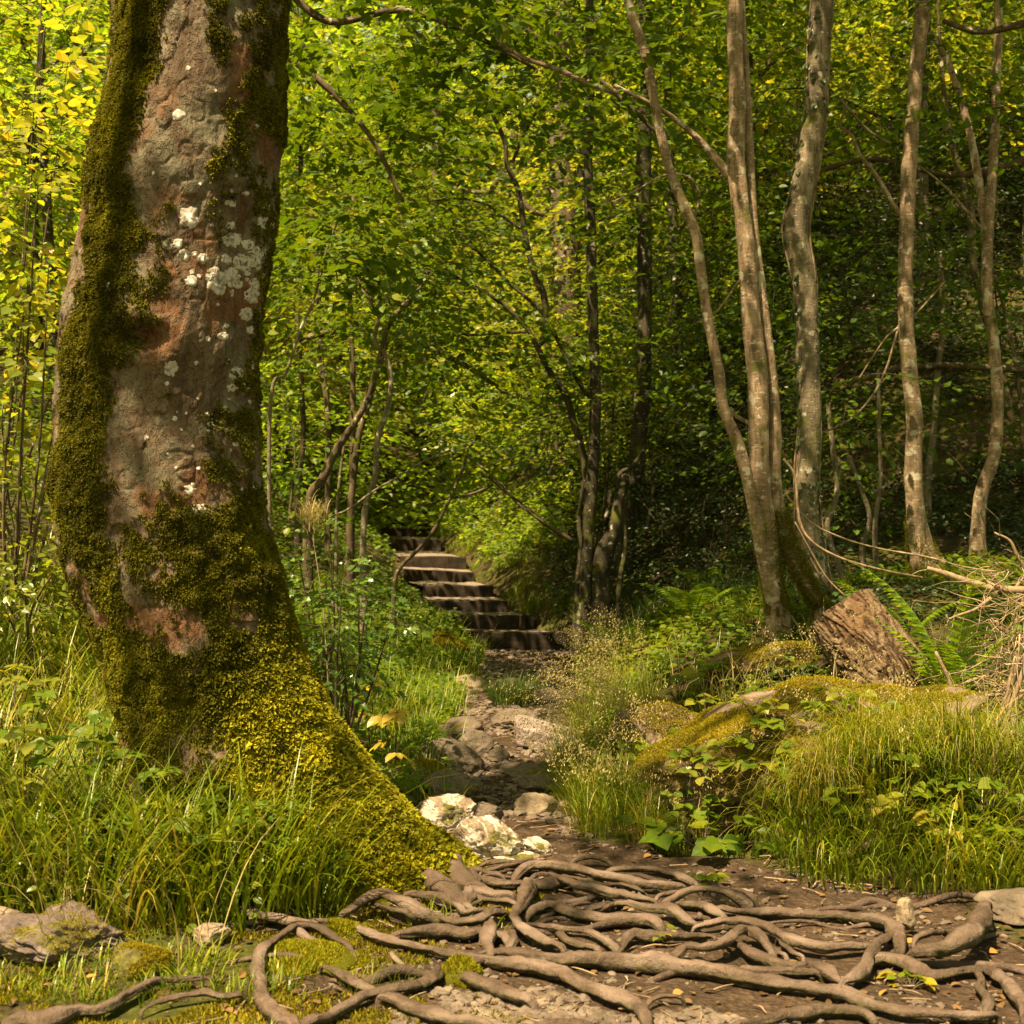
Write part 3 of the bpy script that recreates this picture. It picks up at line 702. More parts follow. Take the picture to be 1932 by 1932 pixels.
def sprays(mb, C, D, length, nleaf, lsize, leaf, tone=0.5, spread=.17, droop=.25, twig=.0022, seedtwig=True):
    """leafy twigs: C start points, D directions. Leaves alternate along each twig, faces up."""
    N = len(C)
    if N == 0: return
    L = np.broadcast_to(np.asarray(length, float), (N,)) * RNG.uniform(.7, 1.3, N)
    D = norm(D); up = norm(np.array([0, 0, 1.]) + RNG.normal(0, .28, (N, 3)))
    tone = np.broadcast_to(np.asarray(tone, float), (N,)) + RNG.normal(0, .06, N)
    side = norm(np.cross(up, D))
    prev = C
    for s in range(3):
        u = (s + 1) / 3
        E = C + D * (L * u)[:, None] + np.array([0, 0, -1.]) * (droop * L * u * u)[:, None] + side * (.10 * L * math.sin(u * 3) * 1)[:, None]
        strips(mb, prev, E, twig * (1.2 - .3 * s), mi=1)
        prev = E
    for k in range(nleaf):
        u = (k + .6) / nleaf; sg = 1 if k % 2 else -1
        B = C + D * (L * u)[:, None] + np.array([0, 0, -1.]) * (droop * L * u * u)[:, None] + side * (.10 * L * np.sin(u * 3))[:, None]
        off = (.25 + .75 * RNG.uniform(0, 1, N)) * spread * (1.15 - .5 * u)
        B = B + side * (sg * off * .6)[:, None] + np.stack([np.zeros(N), np.zeros(N), RNG.normal(-.01, .02, N)], -1)
        dd = norm(D * (.55 + .6 * u) + side * sg * RNG.uniform(.4, 1.0, N)[:, None] + np.array([0, 0, -.28]) + RNG.normal(0, .18, (N, 3)))
        uu = norm(up + RNG.normal(0, .30, (N, 3)))
        put(mb, leaf, B, dd, uu, lsize * RNG.uniform(.6, 1.2, N), tone + RNG.normal(0, .13, N))

def px_stem(pts, d, dd=None, ground=None):
    """stem traced in picture coordinates (x, y, r) at distance d (or per point distances)"""
    out = []
    for q, (x, y, r) in enumerate(pts):
        D_ = d if dd is None else np.interp(q, np.arange(len(dd)) * (len(pts) - 1) / (len(dd) - 1), dd)
        p = P(x, y, D_); out.append([*p, r / F * D_])
    return out
def moss_foot(root, st, d, n, hgt_=.5, size=.012):
    pts = np.array(px_stem(st, d)); c = spline(pts, 200); zb = c[-1, 2]
    k = RNG.integers(100, 200, n); a = RNG.uniform(-PI, PI, n); nrm = np.stack([np.cos(a), np.sin(a), 0 * a], -1)
    keep = (c[k, 2] < zb + hgt_) & (fbm(np.stack([np.cos(a) * 1.2, np.sin(a) * 1.2, c[k, 2] * 5 + d], -1), 3, 4) + .5 * (1 - (c[k, 2] - zb) / hgt_) > .12 + .2 * (np.cos(a) < 0)); k, a, nrm = k[keep], a[keep], nrm[keep]; m_ = len(k)
    p = c[k, :3] + nrm * (c[k, 3] * 1.0)[:, None] + np.array([0, 0, 1.]) * RNG.normal(0, .015, (m_, 1))
    mb = MB()
    for q in range(2): put(mb, LANCE, p, norm(nrm + RNG.normal(0, .6, (m_, 3))), norm(RNG.normal(0, 1, (m_, 3))), size * RNG.uniform(.6, 1.4, m_), .45 + RNG.normal(0, .16, m_))
    return mb.build('moss', M_MOSST, root, origin=np.array(root.location))
def extend_up(pts4, top, taper=.45):
    """lets a stem run on above the frame"""
    p = np.array(pts4[0]); q = np.array(pts4[1]); d = p[:3] - q[:3]; d = d / abs(d[2] + 1e-6)
    d[:2] = np.clip(d[:2], -.25, .25); out = []
    h = top - p[2]
    for u in (1.0, .66, .33):
        out.append([p[0] + d[0] * h * u + .12 * math.sin(u * 5 + p[0]), p[1] + .05 * math.cos(u * 4), p[2] + h * u, p[3] * (1 - (1 - taper) * u)])
    return out + list(pts4)
def stem_part(parent, name, pts4, mat, nseg=14, rough=.16, seed=0, nf=9, step=None):
    V, T = tube(pts4, nseg, rough=rough, seed=seed, nfreq=nf, step=step)
    mb = MB(); mb.add(V, T)
    return mb.build(name, mat, parent, smooth=True, origin=np.array(parent.location))
def rand_branch(p0, d0, length, r0, n=6, wob=.25, up=.05):
    p = np.array(p0, float); d = np.array(d0, float); d /= np.linalg.norm(d); out = []
    for q in range(n):
        out.append([*p, r0 * (1 - .8 * q / (n - 1))])
        d = d + RNG.normal(0, wob, 3) + np.array([0, 0, up]); d /= np.linalg.norm(d); p = p + d * length / (n - 1)
    return out

# ------------------------------------------------------------------ the traced trees
def dec(z): return [(618 + a * .36, 850 + b * .36, c * .36) for a, b, c in z]     # crop (800,1100)
def dec7(z): return [(541 + a * .5198, b * .5198, c * .5198) for a, b, c in z]    # crop (700,0)
def dec8(z): return [(1159.2 + a * .5200, b * .5200, c * .52) for a, b, c in z]   # crop (1500,0)
def dec9(z): return [(463.7 + a * .28, 463.7 + b * .28, c * .28) for a, b, c in z]  # crop (600,600)

def ground_pt(x, y): return np.array([x, y, h1(x, y)])
TREES = []
def traced_tree(name, label, cat, d, stems, mat, base_px, top=7.0, branches=(), group=None, crown=None, nseg=14, rough=.14, bd=None):
    b = P(base_px[0], base_px[1], d); b[2] = h1(b[0], b[1])
    root = empty(name, b, label, cat, group)
    for k, s in enumerate(stems):
        pts = px_stem(s, d)
        for q in range(len(pts)): pts[q][1] += .10 * (k - len(stems) / 2) * .5 * min(1, (len(pts) - 1 - q) / 3)
        if s[0][1] <= 5 and top: pts = extend_up(pts, top)
        # drive the foot into the ground
        f = list(pts[-1]); gz = h1(f[0], f[1])
        if f[2] > gz + .02: pts.append([f[0] + (b[0] - f[0]) * .1, f[1] + (b[1] - f[1]) * .1, gz - .08, f[3] * 1.15])
        else: pts.append([f[0], f[1], f[2] - .1, f[3] * 1.15])
        stem_part(root, 'trunk', pts, mat, nseg, rough, seed=int(d * 10) + k, step=.035)
    for k, br in enumerate(branches):
        dd = None
        pts = px_stem(br, d) if bd is None else px_stem(br, d, dd=bd[k] if isinstance(bd[k], (list, tuple)) else [bd[k], bd[k]])
        stem_part(root, 'branch', pts, mat, 8, .12, seed=50 + k)
    if crown: crown(root, b)
    return root

def crown_mesh(root, C, D, length=.45, nleaf=12, lsize=.075, leaf=OVAL, mat=M_LEAF, tone=.45, origin=None, name='crown', **kw):
    mb = MB(); sprays(mb, C, D, length, nleaf, lsize, leaf, tone, **kw)
    return mb.build(name, [mat, M_TWIG], root, origin=np.array(root.location) if origin is None else origin)
def blob(n, c, r, shell=.35):
    v = norm(RNG.normal(0, 1, (n, 3))); q = (shell + (1 - shell) * RNG.uniform(0, 1, n) ** .7)[:, None]
    p = v * q * np.array(r) + np.array(c)
    D = norm(v * np.array([1, 1, .25]) + RNG.normal(0, .35, (n, 3)) * np.array([1, 1, .3]))
    return p, D
def px_blob(n, x0, x1, y0, y1, d0, d1, clump=6.0, seed=1):
    """leaf clusters spread through a block of air seen between the given picture limits"""
    out = np.zeros((0, 3))
    while len(out) < n:
        d = RNG.uniform(d0, d1, n * 3); x = RNG.uniform(x0, x1, n * 3); y = RNG.uniform(y0, y1, n * 3)
        p = np.stack([(x - 966) / F * d, d, CAMZ - (y - 966) / F * d], -1)
        w = fbm(p * np.array([1, 1, 1.6]) * clump / 6, 3, seed)
        p = p[w > -.12]
        p = p[p[:, 2] > hgt(p[:, 0], p[:, 1]) + .15]
        out = np.vstack([out, p])
    out = out[:n]
    a = RNG.uniform(0, 2 * PI, n)
    return out, np.stack([np.cos(a), np.sin(a), RNG.normal(.0, .15, n)], -1)

def crown_over(c, r, n, ls=.09, tone=.45, mat=M_LEAF, leaf=OVALL, extra=None, length=.5, nleaf=12):
    def f(root, b):
        C, D = blob(n, c, r)
        if extra is not None: C = np.vstack([C] + [e[0] for e in extra]); D = np.vstack([D] + [e[1] for e in extra])
        crown_mesh(root, C, D, length=length, nleaf=nleaf, lsize=ls, tone=tone, mat=mat, leaf=leaf)
    return f

Cb, Db = blob(34, (-2.3, 3.0, 6.6), (1.9, 1.7, 1.1), .1); Cb2, Db2 = blob(70, (-.6, 5.4, 8.6), (2.0, 1.8, 1.0), .1)  # unseen crown leaves, placed to throw dappled shade on the trunk
crown_mesh(big, np.vstack([Cb, Cb2]), np.vstack([Db, Db2]), length=.5, nleaf=11, lsize=.10, leaf=MAPLE, tone=.45)
for q_, tip in enumerate([(-3.2, 2.4, 6.6), (-2.2, 3.2, 6.9), (.3, 5.2, 8.2)]):
    s_ = surf(np.array([0.]), np.array([5.0 + .8 * q_]))[0]; s_[0] -= .15
    V, T = tube([[*s_, .09], [*(s_ * .5 + np.array(tip) * .5 + np.array([0, 0, .3])), .05], [*tip, .02]], 10, n=30, rough=.2)
    mb_ = MB(); mb_.add(V, T); mb_.build('limb', M_BARKB, big, smooth=True, origin=base)

# A: the pale three-stemmed tree
A1 = [(1182,0,11),(1215,110,11),(1240,240,11),(1262,330,11),(1290,400,12),(1310,450,12),(1322,540,12),(1335,620,12),(1352,700,13),(1360,770,13),(1385,830,14),(1405,900,14),(1420,970,15),(1440,1060,17),(1456,1120,20),(1468,1165,24)]
A2 = [(1385,0,20),(1386,100,20),(1390,200,21),(1386,300,23),(1398,400,22),(1407,480,23),(1416,600,24),(1427,700,26),(1430,800,27),(1432,900,27),(1444,1000,28),(1460,1100,30),(1482,1165,40)]
A3 = [(1402,0,7),(1408,100,8),(1415,250,11),(1422,400,12),(1432,500,13),(1447,620,14),(1458,720,16),(1463,820,18),(1462,900,20),(1472,980,22),(1500,1060,25),(1528,1120,30),(1545,1165,32)]
A_br = [dec8([(0,310,7),(120,370,8),(210,425,10),(300,500,12),(380,590,16),(420,640,20)]),
        [(935,75,4),(990,110,4),(1050,130,5),(1110,158,5),(1165,175,6)],
        dec8([(290,790,5),(308,720,5),(290,660,5),(240,632,4),(170,640,4),(80,690,3),(0,730,3)]),
        dec8([(410,1490,10),(450,1515,8),(488,1535,7)]),
        dec8([(300,1170,2.5),(360,1140,3),(410,1080,4),(445,1030,5),(470,1000,5)])]
_sc = lambda st, k: [(a, b, c * k) for a, b, c in st]
A1[-1] = (1460, 1160, 19); A2[-1] = (1474, 1152, 23); A2[-2] = (1458, 1100, 23); A3[-1] = (1552, 1145, 22); A3[-2] = (1530, 1115, 23)
tA = traced_tree('three_stemmed_tree', 'pale three-stemmed tree growing together at one mossy foot left of the cut stump', 'tree', 8.0, [_sc(A1, .80), _sc(A2, .73), _sc(A3, .70)], M_BARKP, (1500, 1165), branches=A_br,
            crown=crown_over((1.2, 8.0, 6.6), (2.4, 2.0, 2.0), 260, extra=[px_blob(60, 940, 1380, 0, 260, 7.6, 9.5, seed=4)]), nseg=22)
for st_, k_ in ((_sc(A1, .84), 6000), (_sc(A2, .82), 16000), (_sc(A3, .76), 14000)): moss_foot(tA, st_, 8.0, k_ * 2, .55)
# B: ivy trunk
B1 = [(1548,0,24),(1545,80,24),(1540,170,25),(1530,260,25),(1510,370,26),(1500,440,27),(1513,520,26),(1520,600,25),(1522,700,26),(1526,800,26),(1520,900,25),(1522,980,28),(1530,1060,34),(1540,1120,44)]
def ivy_on(root, stem_px, d, n, mat=M_LEAFD, ls=.035, name='ivy', y0=0, y1=1932, tone=.6):
    pts = np.array(px_stem(stem_px, d)); c = spline(pts, 200)
    k = RNG.integers(0, 200, n); a = RNG.uniform(-PI * 1.1, .1 * PI, n)
    w = fbm(np.stack([c[k, 2] * 2.2, np.cos(a), a * 0], -1), 2, 5); sel = w > .02; k, a = k[sel], a[sel]
    nrm = np.stack([np.cos(a), np.sin(a), 0 * a], -1)
    p = c[k, :3] + nrm * (c[k, 3] * 1.05)[:, None] + RNG.normal(0, .01, (len(k), 3))
    mb = MB(); put(mb, HEART, p, norm(np.array([0, 0, -1.]) + nrm * .6 + RNG.normal(0, .4, (len(k), 3))), norm(nrm + np.array([0, 0, .5])), ls * RNG.uniform(.5, 1.2, len(k)), tone + RNG.normal(0, .15, len(k)))
    for q in range(3):   # the creeper's own stems winding up the bark
        zz = np.linspace(0, 1, 60); ci = c[(zz * 199).astype(int)]
        aa = -PI / 2 + 1.2 * np.sin(zz * (5 + q * 2) + q * 2)
        pp = np.c_[ci[:, :3] + np.stack([np.cos(aa), np.sin(aa), 0 * aa], -1) * (ci[:, 3] * 1.03)[:, None], np.full(60, .006)]
        V, T = tube(pp, 6, n=160); mb.add(V, T, .5, 1)
    mb.build(name, [mat, M_DEAD], root, origin=np.array(root.location))
t = traced_tree('ivy_clad_tree', 'thick straight tree wrapped in ivy stems between the three-stemmed tree and the pale ringed tree', 'tree', 9.2, [_sc(B1, .88)], M_BARKI, (1540, 1120),
            crown=crown_over((2.1, 9.4, 7.0), (2.0, 2.0, 2.0), 240), nseg=22, branches=[dec8([(740,290,4),(810,350,5),(870,420,5),(930,480,5),(1000,520,4)])])
ivy_on(t, B1, 9.2, 900)
# C: ringed pale tree
C1 = [(1738,0,16),(1730,100,16),(1722,200,15),(1716,280,16),(1712,330,17),(1709,420,16),(1706,520,16),(1708,620,17),(1716,720,18),(1723,800,18),(1721,900,20),(1731,1000,23),(1745,1060,34),(1755,1080,44)]
C_br = [dec8([(1045,790,10),(1000,720,8),(960,650,8),(930,610,8),(890,560,7),(860,490,6),(820,460,5),(835,400,5),(840,370,4)]),
        dec8([(1030,1190,6),(990,1220,3),(940,1290,3),(890,1370,3)]),
        dec8([(1028,1185,3),(1080,1150,3),(1130,1100,3),(1200,1020,2.5)]),
        dec8([(1030,1190,4),(1010,1260,4),(985,1340,4),(940,1430,4),(870,1510,4),(780,1560,4),(715,1580,4)])]
tC = traced_tree('ringed_bark_tree', 'pale slender tree with ringed bark and mossy foot behind the cut stump', 'tree', 9.5, [_sc(C1, .85)], M_BARKP, (1745, 1062), branches=C_br,
            crown=crown_over((3.0, 9.6, 7.0), (1.9, 2.0, 2.0), 220), nseg=20)
moss_foot(tC, _sc(C1, .95), 9.5, 20000, .45)
# D: thin wavy tree forked high up
D1 = [(1880,0,8),(1878,150,8),(1872,300,9),(1862,440,10),(1861,560,10),(1874,660,11),(1880,760,11),(1873,860,12),(1851,925,13),(1844,1000,14),(1845,1060,18)]
D2 = [(1755,60,5),(1790,120,6),(1822,220,7),(1845,330,8),(1858,430,8),(1862,500,9)]
t = traced_tree('wavy_thin_tree', 'thin wavy pale tree forking high up near the right edge above the dead brush', 'tree', 10.0, [D1], M_BARKP, (1845, 1060), branches=[D2, dec8([(1105,600,3),(1180,660,4),(1230,710,5),(1290,780,5),(1340,835,6)])],
            crown=crown_over((3.6, 10.2, 6.8), (1.8, 2.0, 1.9), 200), nseg=14)
# thin stems and long bent shoots at the feet of these trees
thin = [
 ('thin upright grey sapling between the ivy-clad tree and the ringed tree', 10.2, [(1655,700,3),(1657,800,4),(1660,900,4),(1650,1000,5),(1655,1090,6)]),
 ('slim crooked sapling close on the right of the ivy-clad tree', 9.8, [(1560,760,4),(1570,850,5),(1578,930,5),(1560,1000,6),(1590,1090,7)]),
 ('thin wavy sapling leaning away from the ringed tree to the left', 10.6, [(1600,860,4),(1622,920,4),(1640,980,5),(1625,1040,6),(1632,1120,7)]),
 ('slim speckled sapling behind the ringed tree in the dark wood', 11.5, [(1770,480,5),(1778,600,5),(1768,700,6),(1760,820,6),(1750,900,7),(1752,1040,8)]),
 ('dark thin leaning trunk crossing behind the wavy thin tree', 12.5, dec8([(1165,0,5),(1180,200,8),(1200,400,10),(1240,600,12),(1290,780,13),(1300,960,14),(1340,1140,14),(1390,1300,14),(1430,1480,14),(1480,1660,16),(1490,1850,18)])),
 ('dark curved sapling at the right edge behind the wavy thin tree', 11.5, dec8([(1375,1000,6),(1410,1120,7),(1440,1260,7),(1465,1400,8),(1480,1560,9),(1500,1850,10)])),
]
for k, (lb, d, st) in enumerate(thin):
    b = P(st[-1][0], st[-1][1], d)
    def cr(root, bb, d=d, st=st, k=k):
        x = (st[0][0] - 966) / F * d; z = CAMZ - (st[0][1] - 966) / F * d
        C, D = blob(26, (x, d, z), (.7, .6, .6)); crown_mesh(root, C, D, length=.4, nleaf=10, lsize=.065, tone=.4)
    traced_tree('sapling', lb, 'sapling', d, [st], M_BARKB if k > 3 else M_BARKI, st[-1][:2], top=6.0 if st[0][1] <= 5 else 0, crown=cr, nseg=9)
# long arching shoots beside the stump
shoots = [
 ('pale whip-like shoot arching down over the top of the cut stump', 7.3, [(1478,865,4),(1500,900,5),(1508,980,5),(1530,1020,5),(1580,1050,4),(1650,1072,4),(1740,1090,4)]),
 ('thin pale shoot sagging from the ivy-clad tree towards the ferns', 7.5, [(1480,930,3),(1530,985,3),(1590,1015,3),(1660,1035,3),(1735,1048,3),(1770,1056,3)]),
 ('short pale shoot ending on the rim of the cut stump', 7.2, [(1500,985,2.5),(1530,1040,3),(1560,1090,3),(1595,1125,3)]),
]
for lb, d, st in shoots:
    root_pos = P(*st[0][:2], d); V, T = tube(px_stem([(a, b_, c * .55) for a, b_, c in st], d), 7, rough=.15, seed=3); mb = MB(); mb.add(V, T)
    o = mb.build('arching_shoot', M_DEAD, smooth=True, origin=root_pos); tag(o, lb, 'shoot', 'arching shoots round the cut stump')

# E: dark slender multi-stemmed tree right of the bottom step
E1 = [(1112,0,8),(1113,150,9),(1109,300,9),(1112,400,10),(1118,600,10),(1122,750,11),(1117,900,11),(1110,1000,12),(1105,1100,12),(1095,1225,14)]
E3 = dec7([(395,950,4),(500,990,5),(600,1000,6),(700,1050,7),(790,1110,8),(870,1190,9),(910,1260,10),(950,1340,11),(1010,1430,12),(1040,1530,12),(1075,1650,12),(1090,1800,13)]) + [(1108,1000,8)]
E2 = dec7([(695,285,6),(740,400,7),(790,510,8),(800,600,9),(840,690,10),(865,850,11),(900,1000,11),(935,1080,12),(935,1220,11),(910,1260,8)])
E4 = dec7([(600,830,4),(690,910,5),(800,1020,6),(930,1140,7),(1000,1270,7),(1060,1390,7),(1120,1470,7)])
E5 = dec7([(930,370,5),(880,450,6),(830,560,6),(820,600,6)])
E6 = dec7([(510,730,4),(620,720,5),(720,740,6),(790,790,6),(850,830,6)])
E7 = dec([(800,100,6),(950,230,8),(1050,310,10),(1150,390,11),(1280,470,12)])
E8 = dec7([(620,1215,4),(700,1215,5),(780,1208,5),(870,1205,5)])
E9 = dec([(1520,1030,18),(1530,700,16),(1560,480,14),(1520,160,12),(1600,80,12),(1660,0,10)])
E10 = dec([(1400,560,10),(1430,420,14),(1470,300,12),(1480,210,10)])
E_st = [E1, dec([(1560,130,20),(1520,300,28),(1500,420,36),(1440,560,52),(1430,720,56),(1440,1000,66)]), dec([(1330,500,12),(1320,350,12),(1370,10,12)])[::-1] + dec([(1310,700,16),(1300,1000,18)])]
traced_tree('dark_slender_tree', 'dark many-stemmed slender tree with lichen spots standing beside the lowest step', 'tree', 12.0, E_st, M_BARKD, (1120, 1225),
            branches=[E2, E3, E4, E5, E6, E7, E8, E9, E10], top=7.5,
            crown=crown_over((.6, 11.8, 7.3), (2.6, 2.2, 1.7), 400, extra=[px_blob(330, 700, 1200, 0, 760, 11.2, 13.6, seed=8)]), nseg=14, rough=.2)  # unseen upper crown, widened to shade the slope on the right
# G and F: trunks further up the slope
Gt = [(1214,-5,12),(1222,120,12),(1214,260,14),(1214,400,14),(1216,560,14),(1214,700,14),(1208,790,15),(1200,880,16),(1185,960,18),(1176,1100,20)]
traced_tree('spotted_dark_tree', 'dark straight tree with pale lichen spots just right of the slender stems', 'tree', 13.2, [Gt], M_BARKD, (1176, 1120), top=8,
            branches=[dec7([(1130,200,6),(1200,290,7),(1250,360,7),(1290,400,8)]), dec7([(860,0,4),(960,55,6),(1030,75,7),(1080,140,7),(1130,195,6)]), dec7([(1338,740,5),(1250,830,4),(1180,900,4),(1130,960,4)])],
            crown=crown_over((1.3, 13.2, 7.6), (2.4, 2.2, 2.0), 260, extra=[px_blob(240, 1130, 1480, 0, 760, 12.6, 15, seed=18)]), nseg=14, rough=.2)
Ft = [(1066,-5,20),(1066,120,22),(1060,260,24),(1066,400,27),(1068,500,28),(1068,600,30),(1062,720,32),(1040,900,36)]
traced_tree('broad_brown_tree', 'broad brown trunk far behind the steps in the bright yellow foliage', 'tree', 19.0, [Ft], M_BARKB, (1040, 920), top=10,
            branches=[dec7([(960,780,8),(900,770,12),(860,740,13),(830,690,14),(740,600,14),(700,590,12),(610,580,8)]), dec7([(590,680,6),(720,700,10),(760,660,12),(790,630,8)])],
            crown=crown_over((.7, 19.2, 10), (3.0, 2, 2), 60, mat=M_LEAFB, ls=.11), nseg=16)
# H: coppice stems left of the steps
H = [dec7([(510,1020,6),(380,1170,9),(330,1330,10),(280,1480,12),(190,1620,14),(130,1740,16),(80,1840,18)]),
     dec7([(340,1065,7),(335,1160,8),(320,1240,9),(360,1290,8),(378,1370,9),(370,1470,10),(330,1600,11),(320,1740,11),(280,1900,12)]),
     dec7([(510,1010,10),(460,1080,11),(390,1160,10),(360,1250,11),(330,1350,12),(290,1490,12),(260,1600,12),(240,1760,13),(230,1900,14)]),
     dec7([(190,800,3),(150,900,4),(100,1090,5),(50,1200,6),(0,1350,6),(-60,1480,7)]),
     dec7([(245,1010,4),(300,1090,5),(335,1150,6)]),
     dec7([(40,1150,8),(55,1400,9),(60,1600,10),(40,1800,11)]),
     dec7([(90,760,7),(115,1000,9),(120,1250,10),(150,1500,11),(150,1750,12)]),
     dec7([(215,1580,5),(195,1720,5),(180,1900,6)]),
     dec7([(230,1050,8),(240,1300,10),(240,1600,11),(235,1840,12)])]
HL = ['bent grey coppice stem leaning left beside the steps', 'slim forked coppice stem just left of the upper steps', 'stout dark coppice stem leaning right above the steps',
      'thin pale whip leaning right from behind the mossy trunk', 'short dark shoot forking above the forked coppice stem', 'upright brown stem nearest the mossy trunk', 'tall dark upright stem second from the mossy trunk',
      'straight pale cane rising in front of the coppice', 'straight speckled stem in the middle of the coppice']
HD = [10.5, 10.0, 11.5, 9.0, 10.0, 12.5, 13.5, 10.8, 12.0]
for k, st in enumerate(H):
    if k == 4: continue
    d = HD[k]
    def cr(root, bb, d=d, st=st, k=k):
        x = (st[0][0] - 966) / F * d; z = CAMZ - (st[0][1] - 966) / F * d
        C, D = blob(46, (x, d, z + .1), (.9, .7, .8)); crown_mesh(root, C, D, length=.42, nleaf=11, lsize=.07, tone=.5)
    b_ = st[-1]
    traced_tree('coppice_stem', HL[k], 'sapling', d, [st], M_BARKI if k in (1, 3, 7) else M_BARKB, (b_[0], b_[1]), top=0, crown=cr, nseg=9,
                branches=[dec7([(160,830,4),(250,1010,6),(300,1090,6),(335,1150,6)])] if k == 1 else ())
# long dark branches crossing in front of the steps
K1 = dec([(740,-5,7),(700,120,8),(620,300,9),(550,430,10),(450,545,10),(400,590,11),(350,700,13)])
traced_tree('leaning_sapling', 'dark leaning sapling crossing in front of the upper steps', 'sapling', 11.2, [dec9([(1575,1280,6)]) + K1], M_BARKB, K1[-1][:2], top=0, nseg=9,
            branches=[dec([(870,180,7),(760,225,7),(600,258,7),(500,290,4)]), dec9([(1640,1610,5),(1500,1690,5),(1380,1700,5)])])
L1 = dec9([(250,1370,3),(500,1355,3),(800,1350,4),(1050,1372,5),(1280,1398,5),(1400,1385,6),(1560,1470,6),(1700,1590,7),(1860,1760,9)]) + dec([(1280,470,12)])
o_b = P(*L1[-1][:2], 12.0)
V, T = tube(px_stem(L1, 11.8), 8, rough=.15, seed=9); mb = MB(); mb.add(V, T)
tag(mb.build('bowed_branch', M_BARKB, smooth=True, origin=o_b), 'long thin branch bowing over the steps from the dark slender tree', 'branch')
N1 = dec9([(1370,1390,3),(1200,1450,5),(1020,1560,6),(850,1660,7),(700,1770,8),(560,1830,6)])
V, T = tube(px_stem(N1, 9.5), 8, rough=.15, seed=9); mb = MB(); mb.add(V, T)
tag(mb.build('slanting_branch', M_BARKI, smooth=True, origin=P(*N1[-1][:2], 9.5)), 'pale thin branch slanting up from the coppice foot over the upper steps', 'branch')

# ------------------------------------------------------------------ woodland behind: variants, then copies
def wood_tree(kind, hgt_, r0, nsp, mat_leaf, lsz, bark, leaf=OVALL, low=.2, rad=1.9, nleaf=13):
    root = empty(kind, (0, 0, 0), 'x', 'tree')
    lean = RNG.normal(0, .05, 2); pts = []
    for q in range(9):
        u = q / 8; pts.append([lean[0] * u * hgt_ + .10 * math.sin(u * 7 + hgt_) * u, lean[1] * u * hgt_, -.25 + u * hgt_, r0 * (1 - .75 * u)])
    V, T = tube(pts, 10, rough=.15, step=.12, seed=int(hgt_ * 7)); mb = MB(); mb.add(V, T)
    for q in range(9):
        u = RNG.uniform(low, .85); a = RNG.uniform(0, 2 * PI)
        p0 = np.array([np.interp(u, np.linspace(0, 1, 9), [p[k] for p in pts]) for k in range(3)])
        br = rand_branch(p0, (math.cos(a), math.sin(a), .7), RNG.uniform(1.0, 2.0), r0 * .32 * (1 - .5 * u), 6, .16)
        V, T = tube(br, 6, rough=.1, step=.1); mb.add(V, T)
    mb.build('trunk', bark, root, smooth=True)
    n = nsp; u = low * .6 + (1 - low * .6) * RNG.uniform(0, 1, n) ** .9
    a = RNG.uniform(0, 2 * PI, n); rr = rad * np.sqrt(RNG.uniform(0.02, 1, n)) * (1.0 - .45 * np.maximum(0, u - .5) * 2)
    # gather sprays in tiers so that gaps remain
    tier = RNG.uniform(0, 1, 26); tier_a = RNG.uniform(0, 2 * PI, 26); k = RNG.integers(0, 26, n)
    u = np.clip(.55 * u + .45 * (low * .6 + (1 - low * .6) * tier[k]), 0, 1); a = tier_a[k] + RNG.normal(0, .55, n)
    C = np.stack([lean[0] * u * hgt_ + np.cos(a) * rr, lean[1] * u * hgt_ + np.sin(a) * rr, u * hgt_ + RNG.normal(0, .10, n)], -1)
    D = norm(np.stack([np.cos(a), np.sin(a), RNG.normal(.05, .15, n)], -1) + RNG.normal(0, .35, (n, 3)) * np.array([1, 1, .3]))
    crown_mesh(root, C, D, length=.5, nleaf=nleaf, lsize=lsz, mat=mat_leaf, leaf=leaf, tone=.45 + .12 * np.cos(k * 2.1))
    return root
def place_copy(src, x, y, rz, sc, label, group, first=False, cat='tree'):
    if first: r = src
    else:
        r = src.copy(); COL.objects.link(r)
        for ch in src.children:
            c = ch.copy(); COL.objects.link(c); c.parent = r
    r.location = (x, y, h1(x, y)); r.rotation_euler = (0, 0, rz); r.scale = (sc, sc, sc)
    tag(r, label, cat, group)
    return r
kinds = [wood_tree('woodland_tree', 6.5, .07, 190, M_LEAFB, .11, M_BARKB), wood_tree('woodland_tree', 7.5, .09, 210, M_LEAFY, .11, M_BARKD),
         wood_tree('woodland_tree', 5.2, .05, 170, M_LEAFY, .105, M_BARKI, low=.1), wood_tree('woodland_tree', 8.5, .10, 220, M_LEAFB, .115, M_BARKD)]
shr = [wood_tree('hazel_shrub', 2.6, .022, 95, M_LEAFY, .095, M_BARKB, low=.02, rad=1.0), wood_tree('hazel_shrub', 1.9, .018, 80, M_LEAFB, .09, M_BARKB, low=.02, rad=.85)]
dk = [wood_tree('dark_understory_shrub', 1.7, .02, 90, M_LEAFD, .055, M_BARKD, low=.02, rad=.95, nleaf=15)]
used = [False] * 8
def clear_of_steps(x, y, r=.9): return abs(x - path_x(y)) > r
spots = []
def scatter(n, y0, y1, wid, mind, clr, px0=-100, px1=2032):
    out = []; tries = 0
    while len(out) < n and tries < 6000:
        tries += 1
        y = y0 + (y1 - y0) * RNG.uniform() ** .8; x = (RNG.uniform(px0, px1) - 966) / F * y * wid
        if not clear_of_steps(x, y, clr): continue
        if any((x - a) ** 2 + (y - b) ** 2 < mind ** 2 for a, b in spots): continue
        spots.append((x, y)); out.append((x, y))
    return out
def in_clearing(x, y): return 14.5 < y < 27 and -3.8 + .02 * y < x < .9
WL = 'leafy green tree among many alike in the wood far up the slope'
